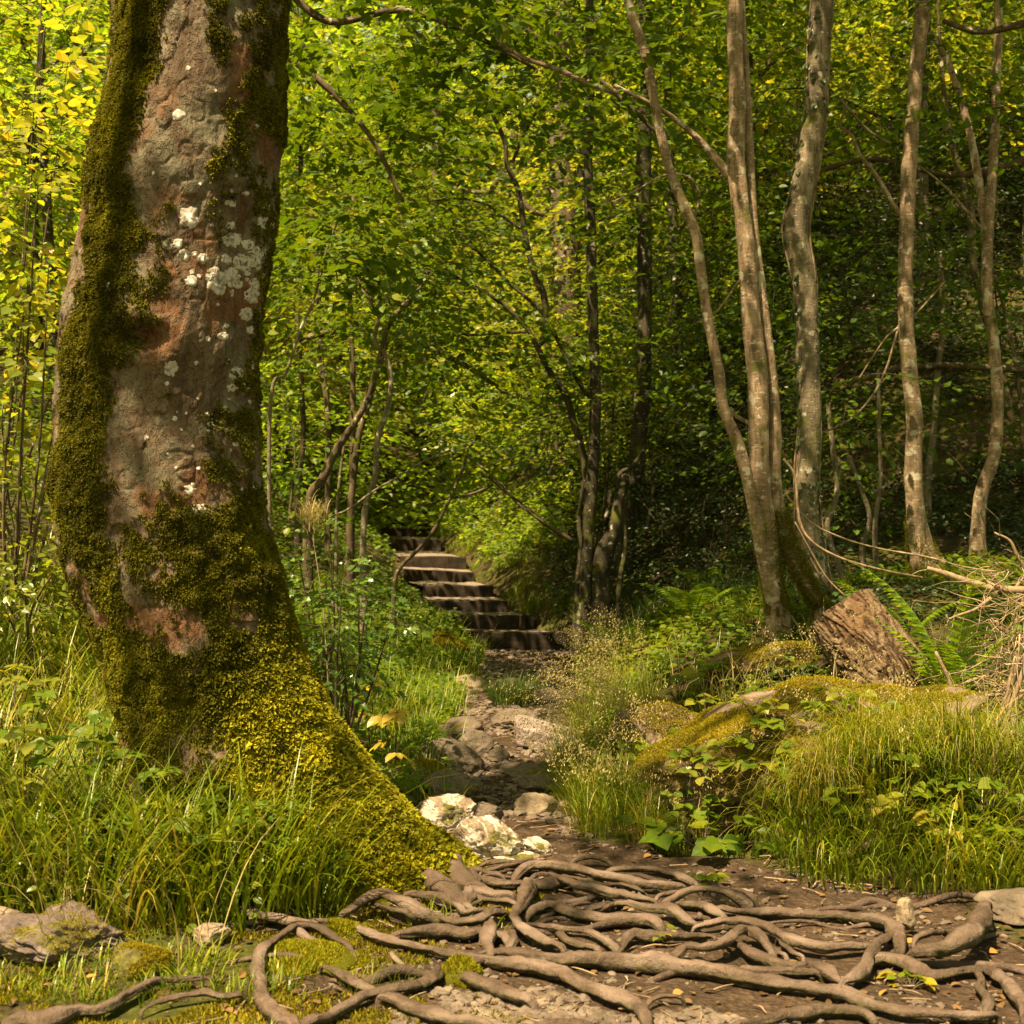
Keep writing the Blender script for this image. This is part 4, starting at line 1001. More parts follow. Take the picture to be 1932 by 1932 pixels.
for q, (x, y) in enumerate([s for s in scatter(44, 14.5, 24, 1.05, 1.4, 1.6) if not in_clearing(*s)]):
    k = q % 4
    place_copy(kinds[k], x, y, RNG.uniform(0, 6.28), RNG.uniform(.85, 1.15), WL, 'leafy trees of the wood behind the steps', first=not used[k]); used[k] = True
for q, (x, y) in enumerate([s for s in scatter(64, 24, 48, 1.05, 1.7, 0.0) if not in_clearing(*s)]):
    k = q % 4
    place_copy(kinds[k], x, y, RNG.uniform(0, 6.28), RNG.uniform(1.0, 1.5), WL, 'leafy trees of the wood behind the steps')
for px_, d_ in ((690, 25.), (745, 28.), (800, 26.), (720, 33.), (650, 30.)):
    place_copy(kinds[1 + int(d_) % 3], (px_ - 966) / F * d_, d_, px_, 1.35, WL, 'leafy trees of the wood behind the steps')
spots.clear()
SL = 'low bushy green shrub, one of many alike under the trees behind the steps'
for q, (x, y) in enumerate(scatter(14, 13.0, 24, 1.0, .8, 1.35, 420, 1000) + scatter(46, 19, 34, 1.0, .9, .9) + [(path_x(y_) + dx_, y_) for y_, dx_ in ((14.6, 1.5), (15.6, 1.9), (16.6, 1.5), (17.8, 1.7), (18.9, 2.4), (19.8, 1.5), (20.9, 2.2), (16.2, 2.7), (18.0, 3.2), (21.8, 1.3), (22.6, 2.4))] ):
    k = q % 2
    place_copy(shr[k], x, y, RNG.uniform(0, 6.28), RNG.uniform(.8, 1.25), SL, 'green shrubs under the trees behind the steps', first=not used[4 + k], cat='shrub'); used[4 + k] = True
spots.clear()
for q, (x, y) in enumerate(scatter(30, 11.6, 20, 1.0, .75, 1.35, 1180, 2000)):
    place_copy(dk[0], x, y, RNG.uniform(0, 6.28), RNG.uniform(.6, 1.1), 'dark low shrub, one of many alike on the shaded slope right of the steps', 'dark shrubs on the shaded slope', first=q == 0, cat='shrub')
# ------------------------------------------------------------------ steps
for k, (sy, sx_, sz) in enumerate(STEP):
    z0 = 0.0 if k == 0 else STEP[k - 1][2]
    w = [.47, .40, .38, .36, .385, .385, .40, .40, .40][k]
    ny_ = STEP[k + 1][0] - sy if k < 8 else 1.0
    lab = ['lowest and widest dark timber step, facing the stony path', 'second timber step from the bottom with a small post in front', 'third timber step from the bottom, set back to the left',
           'fourth timber step from the bottom with pale gravel tread', 'fifth timber step from the bottom, middle of the flight', 'sixth timber step from the bottom below the gap in the flight',
           'seventh timber step from the bottom, above the longer tread', 'second highest timber step under the hanging leaves', 'highest timber step, nearly lost in the leaves'][k]
    r = empty('timber_step', (sx_, sy, z0), lab, 'step', 'timber steps climbing through the wood')
    for nm in ('riser_board', 'gravel_tread'):
        nxx, nyy = (60, 6) if nm == 'riser_board' else (60, 24)
        u = np.linspace(-1, 1, nxx); mb = MB()
        if nm == 'riser_board':
            ys = [0, 0, .012, .055, .07, .07]; zz_ = [-.06, sz - z0 - .012, sz - z0, sz - z0, sz - z0 - .01, -.06]
        else:
            ys = np.linspace(.07, max(.2, ny_ - .004), nyy); zz_ = np.full(nyy, sz - z0 - .012)
        UU, KK = np.meshgrid(u, np.arange(nyy))
        XX = UU * w + (0 if nm == 'riser_board' else 1) * (path_x(sy + np.array(ys))[KK] - sx_) * .9
        YY = np.array(ys)[KK] + .03 * UU * (1 if k % 2 else -1) + .012 * vnoise(np.stack([UU * 3, KK * 0, KK * 0 + k], -1), 4)
        ZZ_ = np.array(zz_)[KK] + .010 * vnoise(np.stack([UU * 2.3, KK * 0., KK * 0 + k * 3.], -1), 6) - .010 * UU
        if nm == 'gravel_tread': ZZ_ = ZZ_ + .006 * fbm(np.stack([XX * 14, YY * 14, XX * 0 + k], -1), 3, 12)
        V = np.stack([XX, YY, ZZ_], -1).reshape(-1, 3) + np.array([sx_, sy, z0])
        i = (np.arange(nyy - 1)[:, None] * nxx + np.arange(nxx - 1)[None, :]).ravel()
        T = np.concatenate([np.stack([i, i + 1, i + nxx + 1], -1), np.stack([i, i + nxx + 1, i + nxx], -1)])
        mb.add(V, T)
        if nm == 'riser_board':
            for s_ in (-1, 1):   # end faces
                e = V.reshape(nyy, nxx, 3)[:, 0 if s_ < 0 else -1]
                mb.add(e, np.array([[0, q, q + 1] if s_ < 0 else [0, q + 1, q] for q in range(1, nyy - 1)]))
        mb.build(nm, M_STEPW if nm == 'riser_board' else M_STEPT, r, smooth=False, origin=np.array([sx_, sy, z0]))
    if k == 1:
        V, T = tube([[sx_ + .30, sy - .04, z0 - .1, .033], [sx_ + .30, sy - .04, z0 + .03, .033], [sx_ + .30, sy - .04, z0 + .115, .030]], 9, n=6)
        mb = MB(); mb.add(V, T); mb.build('post', M_STEPW, r, origin=np.array([sx_, sy, z0]))

# ------------------------------------------------------------------ rocks
def ico(sub=4):
    import bmesh
    bm = bmesh.new(); bmesh.ops.create_icosphere(bm, subdivisions=sub, radius=1.0)
    V = np.array([v.co[:] for v in bm.verts]); T = np.array([[v.index for v in f.verts] for f in bm.faces]); bm.free(); return V, T
ICO4 = ico(5); ICO5 = ico(6)
def rock(name, label, c, size, mat, seed, facets=7, rz=0., rough=.10, tilt=0., group='rocks along the path', hi=False, cat='rock'):
    V, T = ICO5 if hi else ICO4
    rg = np.random.default_rng(seed); n = V.copy(); r = np.ones(len(n))
    for _ in range(facets):
        d = norm(rg.normal(0, 1, 3)); h = rg.uniform(.62, .9); dt = n @ d
        lim = h / np.maximum(dt, 1e-3); r = np.where(dt > .3, np.minimum(r, lim), r)
    W = n * r[:, None]
    W = W * (1 + .16 * fbm(n * 1.3 + seed, 3, seed)[:, None] + rough * fbm(n * 4 + seed, 4, seed + 1)[:, None] - .35 * rough * np.maximum(0, 1 - 6 * np.abs(vnoise(n * 3.2 + seed, seed)))[:, None])
    W = W * np.array(size)
    ct, st = math.cos(tilt), math.sin(tilt); W = W @ np.array([[ct, 0, -st], [0, 1, 0], [st, 0, ct]])
    cr_, sr = math.cos(rz), math.sin(rz); W = W @ np.array([[cr_, sr, 0], [-sr, cr_, 0], [0, 0, 1]])
    mb = MB(); mb.add(W + np.array(c), T)
    return tag(mb.build(name, mat, smooth=True, origin=np.array(c)), label, cat, group)
def crop6(cx, cy, w, h): return (900 + cx / 3.22) * .7728, (1600 + cy / 3.22) * .7728, w / 3.22 * .7728, h / 3.22 * .7728
RK = [
 ('rock', 'pale white and moss patched rock against the mossy tree root, its upper lump', (590,1260,470,300), M_ROCKW, 3, .9, -.1),
 ('rock', 'long pale craggy rock sloping down to the first roots of the path', (930,1480,520,330), M_ROCKW, 5, .8, .35),
 ('rock', 'small whitish rock at the top edge of the root mat', (1320,1510,230,130), M_ROCKW, 8, .8, .3),
 ('rock', 'flat pale stone with white patches half under the uppermost roots', (1180,1590,360,90), M_ROCKW, 9, .9, .1),
 ('rock', 'grey-brown angular rock on the left of the dirt behind the pale rock', (640,1080,420,290), M_ROCK, 12, .9, .12),
 ('rock', 'smooth flat grey stone lying behind the pale rock', (915,1240,250,140), M_ROCK, 15, .9, 0),
 ('rock', 'tan layered rock on the right of the dirt at the grass edge', (1320,1185,330,190), M_ROCKT, 18, .7, -.05),
 ('rock', 'brown ribbed rock right of the path above the tan rock', (1350,1030,310,150), M_ROCK, 21, .8, .1),
 ('rock', 'mossy green boulder left of the path above the angular rock', (470,970,290,240), M_ROCKM, 24, .9, 0),
 ('rock', 'grey rock half hidden by the mossy tree root and thin stems', (170,980,250,200), M_ROCK, 27, .9, 0),
 ('rock', 'largest rounded brown boulder left of the path', (660,820,460,270), M_ROCK, 30, .8, .28),
 ('rock', 'cracked brown rock resting on the largest rounded boulder', (830,700,280,190), M_ROCK, 33, .8, .25),
 ('rock', 'smooth grey sloping rock behind the rounded boulder', (680,590,400,160), M_ROCK, 36, .8, -.18),
 ('rock', 'arched dark rock bridging to the stone slab', (1130,530,430,170), M_ROCK, 39, .8, -.08),
 ('rock', 'low dark stone in the middle of the dirt below the slab', (1250,920,440,110), M_ROCK, 42, .9, .05),
 ('rock', 'small brown stone standing in the path below the slab', (1020,800,160,140), M_ROCK, 45, .9, 0),
 ('rock', 'pinkish tan rock under the ferny bank below the steps', (800,240,270,150), M_ROCKT, 48, .8, .1),
 ('rock', 'grey low hump of rock across the path below the steps', (1130,260,360,130), M_ROCK, 51, .8, .08),
 ('rock', 'small tan rounded stone beside the grass tussock on the path', (1170,315,150,100), M_ROCKT, 54, .9, 0),
 ('rock', 'wide brown stone behind the seeding grasses on the path', (1500,330,400,120), M_ROCK, 57, .8, 0),
 ('rock', 'small angular stone beside the grey-brown angular rock', (850,1040,120,110), M_ROCK, 60, .9, 0),
]
for nm, lb, (cx, cy, w, h), mt, sd_, dep, ti in RK:
    x, y, ww, hh = crop6(cx, cy, w, h)
    g = ground_hit(x, y + hh * .42, 0, 2.6, 14); d = g[1] + ww / F * g[1] * .25
    sw, sh = ww / F * d, hh / F * d
    c = np.array([(x - 966) / F * d, d, CAMZ - (y - 966) / F * d]);
    rock(nm, lb, c, (sw * .57, sw * .5 * dep, sh * .62), mt, sd_, tilt=ti, hi=ww > 100, rough=.16 if mt is M_ROCKW else .10)
# the stone slab set across the path
x, y, ww, hh = crop6(1430, 650, 520, 210)
g = ground_hit(x, y + hh * .5, 0, 2.6, 14); d = g[1]; sw, sh = ww / F * d, hh / F * d
mbx = MB(); nu = 40
uu, vv = np.meshgrid(np.linspace(-1, 1, nu), np.linspace(-1, 1, nu))
faces = []
for ax, sgn in ((0, 1), (0, -1), (1, 1), (1, -1), (2, 1), (2, -1)):
    p = np.zeros((nu, nu, 3)); o_ = [a for a in (0, 1, 2) if a != ax]; p[..., o_[0]] = uu; p[..., o_[1]] = vv; p[..., ax] = sgn
    pr = p / np.maximum(1, (np.abs(p) ** 10).sum(-1, keepdims=True) ** .1)
    q = pr * np.array([sw * .55, .22, sh * .42]); q = q + (norm(p) * (.015 * fbm(q * 9, 4, 5) + .010 * fbm(q * 30, 3, 6))[..., None])
    q[..., 2] += -q[..., 0] * .22; q[..., 1] += q[..., 0] * -.25
    i = (np.arange(nu - 1)[:, None] * nu + np.arange(nu - 1)[None, :]).ravel()
    T = np.concatenate([np.stack([i, i + 1, i + nu + 1], -1), np.stack([i, i + nu + 1, i + nu], -1)])
    if (sgn > 0) != (ax != 1): T = T[:, ::-1]
    mbx.add(q.reshape(-1, 3), T)
so_ = mbx.build('stone_slab', M_ROCKP, smooth=True); so_.location = ((x - 966) / F * (d + .22), d + .22, CAMZ - (y - 966) / F * (d + .22))
tag(so_, 'squared pinkish stone slab set as a step across the stony path', 'slab')
# bottom left rocks in the grass
rock('rock', 'flat fissured grey-pink rock in the grass at the lower left', (-1.26, 3.95, .045), (.22, .14, .08), M_ROCKG, 71, tilt=.16, hi=True, rough=.22)
rock('rock', 'rounded mossy stone right of the fissured rock at lower left', (-1.01, 3.82, .0), (.09, .08, .07), M_ROCKM, 74, hi=True)
rock('rock', 'small tan stone in the grass behind the rounded mossy stone', (-.86, 4.02, .03), (.06, .05, .035), M_ROCKT, 77)
rock('rock', 'low pale rock cut by the left edge beside the fissured rock', (-1.50, 4.0, .04), (.15, .12, .07), M_ROCKT, 79)
rock('rock', 'small upright brown stone between roots at the right of the mat', (1.175, 4.20, .035), (.030, .028, .055), M_ROCKT, 82)
rock('rock', 'grey-green flat rock behind the roots at the lower right edge', (1.64, 4.40, .0), (.20, .16, .06), M_ROCK, 85)
# mossy mound left of the lowest step
p = P(852, 1210, 11.6); rock('mossy_block', 'square mossy block of stone left of the lowest step', (p[0] - .1, 11.6, .10), (.26, .2, .16), M_ROCKM, 88, facets=12, hi=True)
# the big mossy boulder on the right bank
bo = rock('mossy_boulder', 'great sloping boulder with yellow moss on the right bank below the stump', (1.22, 6.02, .22), (.78, .50, .27), M_BOULD, 93, facets=6, tilt=-.30, hi=True, cat='boulder', group=None)
rock('mossy_boulder', 'smaller moss covered hump at the foot of the three-stemmed tree', (1.28, 7.3, .46), (.30, .22, .10), M_BOULD, 95, facets=5, tilt=-.2, hi=True, cat='boulder', group=None)
rock('mossy_boulder', 'brown mossy rock wedged low between the great boulder and the path grass', (.66, 6.5, .20), (.20, .2, .16), M_BOULD, 97, facets=5, hi=True, cat='boulder', group=None)

def moss_on(o, n, size, seed):
    me = o.data; nv = len(me.vertices); co = np.zeros(nv * 3); me.vertices.foreach_get('co', co); co = co.reshape(-1, 3)
    tri = np.zeros(len(me.polygons) * 3, dtype=int); me.polygons.foreach_get('vertices', tri); tri = tri.reshape(-1, 3)
    A_, B_, C_ = co[tri[:, 0]], co[tri[:, 1]], co[tri[:, 2]]; nr_ = np.cross(B_ - A_, C_ - A_); ar = np.linalg.norm(nr_, axis=1); nr_ = norm(nr_)
    w = ar * np.clip(nr_[:, 2] + .25, 0, 1); f = RNG.choice(len(tri), n, p=w / w.sum()); u, v = RNG.uniform(0, 1, (2, n)); sw = u + v > 1; u[sw], v[sw] = 1 - u[sw], 1 - v[sw]
    p = A_[f] + (B_[f] - A_[f]) * u[:, None] + (C_[f] - A_[f]) * v[:, None]
    k = fbm(p * 5 + seed, 4, seed) > -.24; p, nn_ = p[k], nr_[f][k]; n = len(p)
    mb = MB()
    for q in range(2): put(mb, LANCE, p, norm(nn_ + RNG.normal(0, .6, (n, 3))), norm(RNG.normal(0, 1, (n, 3))), size * RNG.uniform(.5, 1.3, n), .66 + .3 * fbm(p * 7, 2, 9) + RNG.normal(0, .13, n))
    m_ = mb.build('moss', M_MOSSY, None); m_.parent = o
for o_, n_, s_ in ((bo, 90000, .011), (bpy.data.objects['mossy_boulder.001'], 22000, .011), (bpy.data.objects['mossy_boulder.002'], 9000, .010), (bpy.data.objects['mossy_block'], 12000, .018), (bpy.data.objects['rock.022'], 7000, .007), (bpy.data.objects['rock.021'], 4000, .006), (bpy.data.objects['rock.008'], 6000, .010)): moss_on(o_, n_, s_, 3)

# ------------------------------------------------------------------ pebbles
def pebbles(n, xs, ys, smin, smax, name, label, mat=M_PEB, on_path=True):
    V0, T0 = ico(1); mb = MB()
    x = RNG.uniform(*xs, n); y = RNG.uniform(*ys, n)
    if on_path:
        k = (np.abs(x - path_x(y)) < path_half(y) + .03 * RNG.normal(0, 1, n)) & (fbm(np.stack([x * 3, y * 3, 0 * x], -1), 3, 3) > -.15); x, y = x[k], y[k]
    n = len(x); s = smin + (smax - smin) * RNG.uniform(0, 1, n) ** 2.5; z = hgt(x, y) + .004 + s * .15
    sc = np.stack([RNG.uniform(.8, 1.5, n), RNG.uniform(.6, 1.1, n), RNG.uniform(.35, .6, n)], -1) * s[:, None]
    a = RNG.uniform(0, 2 * PI, n); V = V0[None] * (1 + RNG.normal(0, .16, (n, len(V0), 1))) * sc[:, None, :]
    c_, s_ = np.cos(a)[:, None], np.sin(a)[:, None]
    W = np.stack([V[..., 0] * c_ - V[..., 1] * s_, V[..., 0] * s_ + V[..., 1] * c_, V[..., 2] + RNG.normal(0, .2, (n, 1)) * V[..., 0]], -1) + np.stack([x, y, z], -1)[:, None, :]
    mb.add(W.reshape(-1, 3), (np.arange(n)[:, None, None] * len(V0) + T0[None]).reshape(-1, 3))
    tag(mb.build(name, mat, smooth=False), label, 'pebbles', kind='stuff')
pebbles(2600, (-.5, 1.6), (3.2, 5.3), .004, .016, 'gravel', 'fine brown and grey gravel between the roots')
pebbles(2600, (-.3, .7), (3.3, 3.72), .006, .022, 'pebbles', 'flat grey pebbles at the bottom of the picture under the long root')
pebbles(9000, (-.8, .8), (5.3, 12.5), .008, .035, 'rubble', 'loose stones and dirt along the path to the steps')

# ------------------------------------------------------------------ the cut log leaning on the bank
def at_px(x, y, d): return P(x, y, d)
la, lb_ = P(1688, 1296, 7.05), P(1580, 1149, 7.22)      # buried foot, leaning cut end
axis_ = norm(lb_ - la); 
lroot = empty('cut_log', la, 'thick cut stump with rough furrowed bark leaning left on the right bank', 'log')
Rl = .215
n_a, n_t = 130, 220
side = norm(np.cross(axis_, [0, 0, 1])); up_ = np.cross(side, axis_)
tt_, aa_ = np.meshgrid(np.linspace(0, 2 * PI, n_t, endpoint=False), np.linspace(-.12, .475, n_a))
Rr = Rl * (1 - .10 * (aa_ / .4)); ringv = np.cos(tt_)[..., None] * side + np.sin(tt_)[..., None] * up_
q = np.stack([np.cos(tt_) * 1.2, np.sin(tt_) * 1.2, aa_ * 2.0], -1)
qw = q + .25 * np.stack([fbm(q * 3, 2, 61), fbm(q * 3 + 5, 2, 62), fbm(q * 3 + 11, 2, 63)], -1)
fur = 1 - np.abs(fbm(qw * np.array([6.5, 6.5, 4.0]), 3, 33)) * 3.4
dsp = -.014 * np.clip(fur, 0, 1) ** 1.3 - .007 * np.clip(1 - np.abs(vnoise(q * np.array([6, 6, 9]), 12)) * 5, 0, 1) + .008 * fbm(q * 14, 3, 7) + .012 * fbm(q * 2, 2, 8)
Vl = la + aa_[..., None] * axis_ + ringv * (Rr + dsp)[..., None]
i = np.arange(n_a - 1)[:, None] * n_t; j = np.arange(n_t)[None, :]; j2 = (j + 1) % n_t
T = np.concatenate([np.stack([i + j, i + j2, i + n_t + j2], -1).reshape(-1, 3), np.stack([i + j, i + n_t + j2, i + n_t + j], -1).reshape(-1, 3)])
t = NT('log_bark'); v = t.obj(); n1 = t.noise(v, 22, 6, .7); n2 = t.noise(v, 4, 4, .6); n3 = t.noise(v, 80, 3, .6)
col = t.ramp(n1, [(.3, (.065, .040, .022)), (.5, (.145, .095, .058)), (.7, (.23, .16, .105))])
col = t.mix(t.ramp(n2, [(.5, 0), (.62, .6)]), col, (.13, .065, .032))
col = t.mix(t.ramp(t.math('ADD', t.attr('fur'), t.math('MULTIPLY', n1, .4)), [(.62, 0), (.95, .9)]), col, (.040, .022, .012))
M_LOG = t.done(t.principled(col, .9, .15, t.bump(t.math('ADD', n1, t.math('MULTIPLY', n3, .5)), 1.0, .014)))
mb = MB(); mb.add(Vl, T); mb.build('bark', M_LOG, lroot, smooth=True, origin=la, extra={'fur': np.clip(fur, 0, 1).ravel()})
for end, row, nm in ((.475, -1, 'cut_face'),):
    mb = MB(); cc = la + axis_ * end; e = Vl[row]; mb.add(np.vstack([e, cc]), np.array([[q_, (q_ + 1) % n_t, n_t] if row else [(q_ + 1) % n_t, q_, n_t] for q_ in range(n_t)]))
    mb.build(nm, M_DEAD, lroot, origin=la)

# ------------------------------------------------------------------ dead brush at the right
def brush(label, d, pts, twigs=5, rng=.25, dd=None):
    p4 = px_stem([(a, b_, c * .78) for a, b_, c in pts], d, dd=dd); root = empty('dead_branch', p4[0][:3], label, 'dead branch', 'dead branches heaped at the right edge')
    V, T = tube(p4, 9, rough=.28, seed=int(pts[0][0]), nfreq=14); mb = MB(); mb.add(V, T)
    mb.build('limb', M_DEAD, root, smooth=True, origin=np.array(root.location))
    c = spline(p4, 40)
    for k in range(twigs):
        q = c[int(RNG.integers(4, 38))]; br = rand_branch(q[:3], RNG.normal(0, 1, 3) * np.array([1, .5, .7]), RNG.uniform(.12, rng), max(.0022, q[3] * .4), 6, .3, 0)
        V, T = tube(br, 6, n=14, rough=.2, seed=k); mb = MB(); mb.add(V, T); mb.build('twig', M_DEAD, root, smooth=True, origin=np.array(root.location))
BR = [
 ('thick rough dead branch reaching left over the ferns', 6.6, [(1750,1072,5),(1790,1085,8),(1840,1102,9),(1890,1112,10),(1960,1115,11)], 8),
 ('forked dead branch with pale twig ends below the thick one', 6.4, [(1870,1128,5),(1840,1150,4),(1810,1160,3),(1790,1168,2.5),(1785,1160,2)], 6),
 ('pale dead stick standing steeply in the brush', 6.0, [(1840,1450,8),(1860,1400,9),(1890,1350,9),(1905,1300,9),(1920,1240,8)], 3),
 ('pair stick, darker and thinner, crossing the pale standing stick', 5.9, [(1862,1440,6),(1890,1390,6),(1908,1330,6),(1930,1270,6),(1935,1235,5)], 3),
 ('long low dead stick at the bottom of the brush', 5.9, [(1750,1375,4),(1800,1390,5),(1850,1400,5),(1900,1385,5),(1950,1370,5)], 5),
 ('stick lying across the middle of the brush', 6.1, [(1795,1300,3),(1840,1312,4),(1890,1310,4),(1950,1300,5)], 5),
 ('dead stick slanting out of the brush at the picture edge', 6.0, [(1880,1370,5),(1910,1330,6),(1950,1290,6)], 4),
 ('thin curved dead twig rising against the dark wood', 6.8, [(1876,1005,2.5),(1905,1020,3),(1920,1050,4),(1945,1090,4)], 5),
 ('small forked dead stick on the grass left of the brush', 6.3, [(1765,1230,4),(1785,1270,5),(1800,1300,6),(1830,1285,5),(1860,1275,3)], 2),
 ('fallen stick beside the mossy hump left of the three-stemmed tree', 8.3, [(1300,1215,5),(1318,1232,5),(1335,1242,3)], 0),
 ('dead stick among leaves right of the great boulder', 5.6, [(1560,1395,3),(1600,1420,4),(1640,1440,4),(1690,1465,3)], 2),
]
for lb, d, pts, tw in BR: brush(lb, d, pts, tw)
# orange broken branch low on the right
pp = [(1800,1815,4),(1850,1795,7),(1880,1782,9),(1905,1790,7),(1945,1793,7)]
M_ORG = bark_mat('orange_wood', (.22, .10, .03), (.40, .20, .07), (.52, .30, .13), bump=.4, streak=(1, 1, 1))
V, T = tube(px_stem(pp, 4.25), 9, rough=.25, seed=4, nfreq=20); mb = MB(); mb.add(V, T)
tag(mb.build('broken_branch', M_ORG, smooth=True, origin=P(1880, 1782, 4.25)), 'orange broken branch lying behind the roots at the lower right', 'branch')
mb = MB()
for k in range(260):
    px_, py_ = RNG.uniform(1860, 2010), RNG.uniform(1180, 1420) if k % 4 else RNG.uniform(1060, 1180); d = RNG.uniform(5.9, 7.2)
    c = P(px_, py_, d)
    if c[2] < h1(c[0], c[1]): c[2] = h1(c[0], c[1]) + .03
    br = rand_branch(c, RNG.normal(0, 1, 3) * np.array([1, .6, .5]) + np.array([-.2, 0, -.2]), RNG.uniform(.1, .42), RNG.uniform(.0018, .0045), 5, .3, 0)
    V, T = tube(br, 5, n=9); mb.add(V, T)
tag(mb.build('dead_twigs', M_DEAD, smooth=True), 'tangle of fine dead twigs heaped at the right edge', 'twigs', kind='stuff')

# ------------------------------------------------------------------ grass
def blades(mb, B, H, W, lean, bend=.9, seg=6, rnd=.5, curl=None):
    """curved blades: base B, length H, width W, lean direction (N,2)"""
    N = len(B); ld = np.concatenate([lean, np.zeros((N, 1))], 1); ld = norm(ld + 1e-6)
    s = np.stack([-ld[:, 1], ld[:, 0], np.zeros(N)], -1)
    bend = np.broadcast_to(np.asarray(bend, float), (N,)); a0 = RNG.uniform(.05, .45, N)
    p = B.copy(); V = []; ang = a0.copy()
    for k in range(seg + 1):
        u = k / seg; w = W * (1 - u ** 1.8) * (.55 + .9 * min(u * 3, 1) * .5)
        V.append(p - s * (w / 2)[:, None]); V.append(p + s * (w / 2)[:, None])
        dirv = ld * np.sin(ang)[:, None] + np.array([0, 0, 1.]) * np.cos(ang)[:, None]
        p = p + dirv * (H / seg)[:, None]; ang = ang + bend * (1.6 / seg) * (.35 + 1.3 * u)
    V = np.stack(V, 1); K = V.shape[1]
    T = []
    for k in range(seg):
        a = 2 * k; T += [[a, a + 1, a + 3], [a, a + 3, a + 2]]
    mb.add(V.reshape(-1, 3), (np.arange(N)[:, None, None] * K + np.array(T)[None]).reshape(-1, 3), np.repeat(np.clip(np.broadcast_to(rnd, (N,)), 0, 1), K))
def grass_patch(name, label, n, xs, ys, hh, ww, mat, keep=None, bend=(.5, 1.6), tone=.45, lean=None, clump=.09, ntuft=None, tsd=.2):
    nt_ = ntuft or n // 14
    tx = RNG.uniform(*xs, nt_); ty = RNG.uniform(*ys, nt_)
    if keep is not None: k = keep(tx, ty); tx, ty = tx[k], ty[k]
    nt_ = len(tx)
    if nt_ == 0: return
    k = RNG.integers(0, nt_, n); a = RNG.uniform(0, 2 * PI, n); r = clump * np.sqrt(RNG.uniform(0, 1, n))
    x = tx[k] + r * np.cos(a); y = ty[k] + r * np.sin(a); z = hgt(x, y) - .01
    th_ = RNG.uniform(.65, 1.2, nt_)[k]; tt = RNG.normal(0, tsd, nt_)[k]
    H = RNG.uniform(*hh, n) * th_; W = RNG.uniform(*ww, n)
    ln = np.stack([np.cos(a), np.sin(a)], -1) + RNG.normal(0, .6, (n, 2)) + (np.array(lean) if lean is not None else 0)
    mb = MB(); blades(mb, np.stack([x, y, z], -1), H, W, ln, RNG.uniform(*bend, n), rnd=tone + tt + RNG.normal(0, .12, n))
    return tag(mb.build(name, mat), label, 'grass', kind='stuff')
offtrunk = lambda x, y: ~((np.abs(x + .70) < .50) & (np.abs(y - TY) < .42))
grass_patch('tall_grass', 'tall lush yellow-green grass left of the mossy trunk', 9500, (-3.0, -.75), (4.1, 8.5), (.28, .62), (.006, .013), M_GRASS,
            keep=lambda x, y: offtrunk(x, y) & (x < -.9 - .10 * (y - 4.6) + .35 * (y < 4.35)), tone=.55)
grass_patch('front_grass', 'short bright grass in front of the mossy trunk and round the roots', 3400, (-1.75, -.15), (3.1, 4.75), (.03, .10), (.003, .007), M_GRASS,
            keep=lambda x, y: (fbm(np.stack([x * 3, y * 3, 0 * x], -1), 2, 8) + .25 - .9 * sstep(x, -.75, -.2) > 0) & offtrunk(x, y), tone=.42)
grass_patch('trunk_grass', 'fresh broad-bladed grass growing against the front of the mossy trunk', 2800, (-1.7, -.46), (4.3, 4.62), (.18, .62), (.005, .011), M_GRASS, keep=lambda x, y: RNG.uniform(0, 1, len(x)) < sstep(-x, .42, 1.0) + .12, tone=.45)
grass_patch('bank_grass', 'long arching grass hanging over the right bank', 6500, (.80, 3.6), (4.66, 5.55), (.14, .40), (.003, .010), M_GRASS, keep=lambda x, y: ((x > 1.0) | (y > 5.45)) & (y > 4.85 - .2 * sstep(x, 1.0, 1.4) + .12 * vnoise(np.stack([x * 3, y * 0, y * 0], -1), 2)), tone=.42, lean=(-.25, -.9), bend=(.8, 2.1), clump=.10, tsd=.22)
grass_patch('bank_grass', 'mixed grass over the top of the right bank', 5200, (.6, 3.6), (5.3, 9.5), (.08, .24), (.003, .007), M_GRASS, keep=lambda x, y: ~((np.abs(x - 1.2) < .62) & (np.abs(y - 5.9) < .55)) & ~((x > 1.80) & (x < 2.65) & (y > 6.75) & (y < 9.0)), tone=.48)
grass_patch('path_edge_grass', 'thin pale green grass along the right edge of the stony path', 5200, (.10, .75), (5.25, 9.5), (.14, .32), (.002, .005), M_GRASS, keep=lambda x, y: (x > path_x(y) + path_half(y) - .02 + .26 * sstep(y, 7.4, 8.8)) & (x < path_x(y) + path_half(y) + .42), tone=.52, lean=(-.5, -.3), clump=.06)
grass_patch('left_edge_grass', 'dim green grass along the left edge of the stony path', 6500, (-2.2, -.25), (5.6, 12.5), (.14, .36), (.002, .006), M_GRASS, keep=lambda x, y: (x < path_x(y) - path_half(y)) & (x > path_x(y) - 1.7), tone=.45)
grass_patch('drooping_grass', 'long thin pale grass drooping from the bank over the dark hollow', 1300, (1.05, 1.75), (5.15, 5.5), (.34, .62), (.002, .005), M_GRASS, tone=.68, lean=(-.9, -2.2), bend=(1.4, 2.3), clump=.06)
grass_patch('dry_straw', 'dry straw mixed into the tall grass left of the mossy trunk', 1100, (-2.6, -.85), (3.9, 6.5), (.25, .60), (.002, .006), M_DRY, keep=lambda x, y: offtrunk(x, y), tone=.5, bend=(.3, 1.9))
grass_patch('dry_straw', 'dry straw mixed into the grass of the right bank', 900, (.7, 2.6), (4.95, 7.5), (.18, .50), (.002, .005), M_DRY, tone=.4, bend=(.5, 2.1))
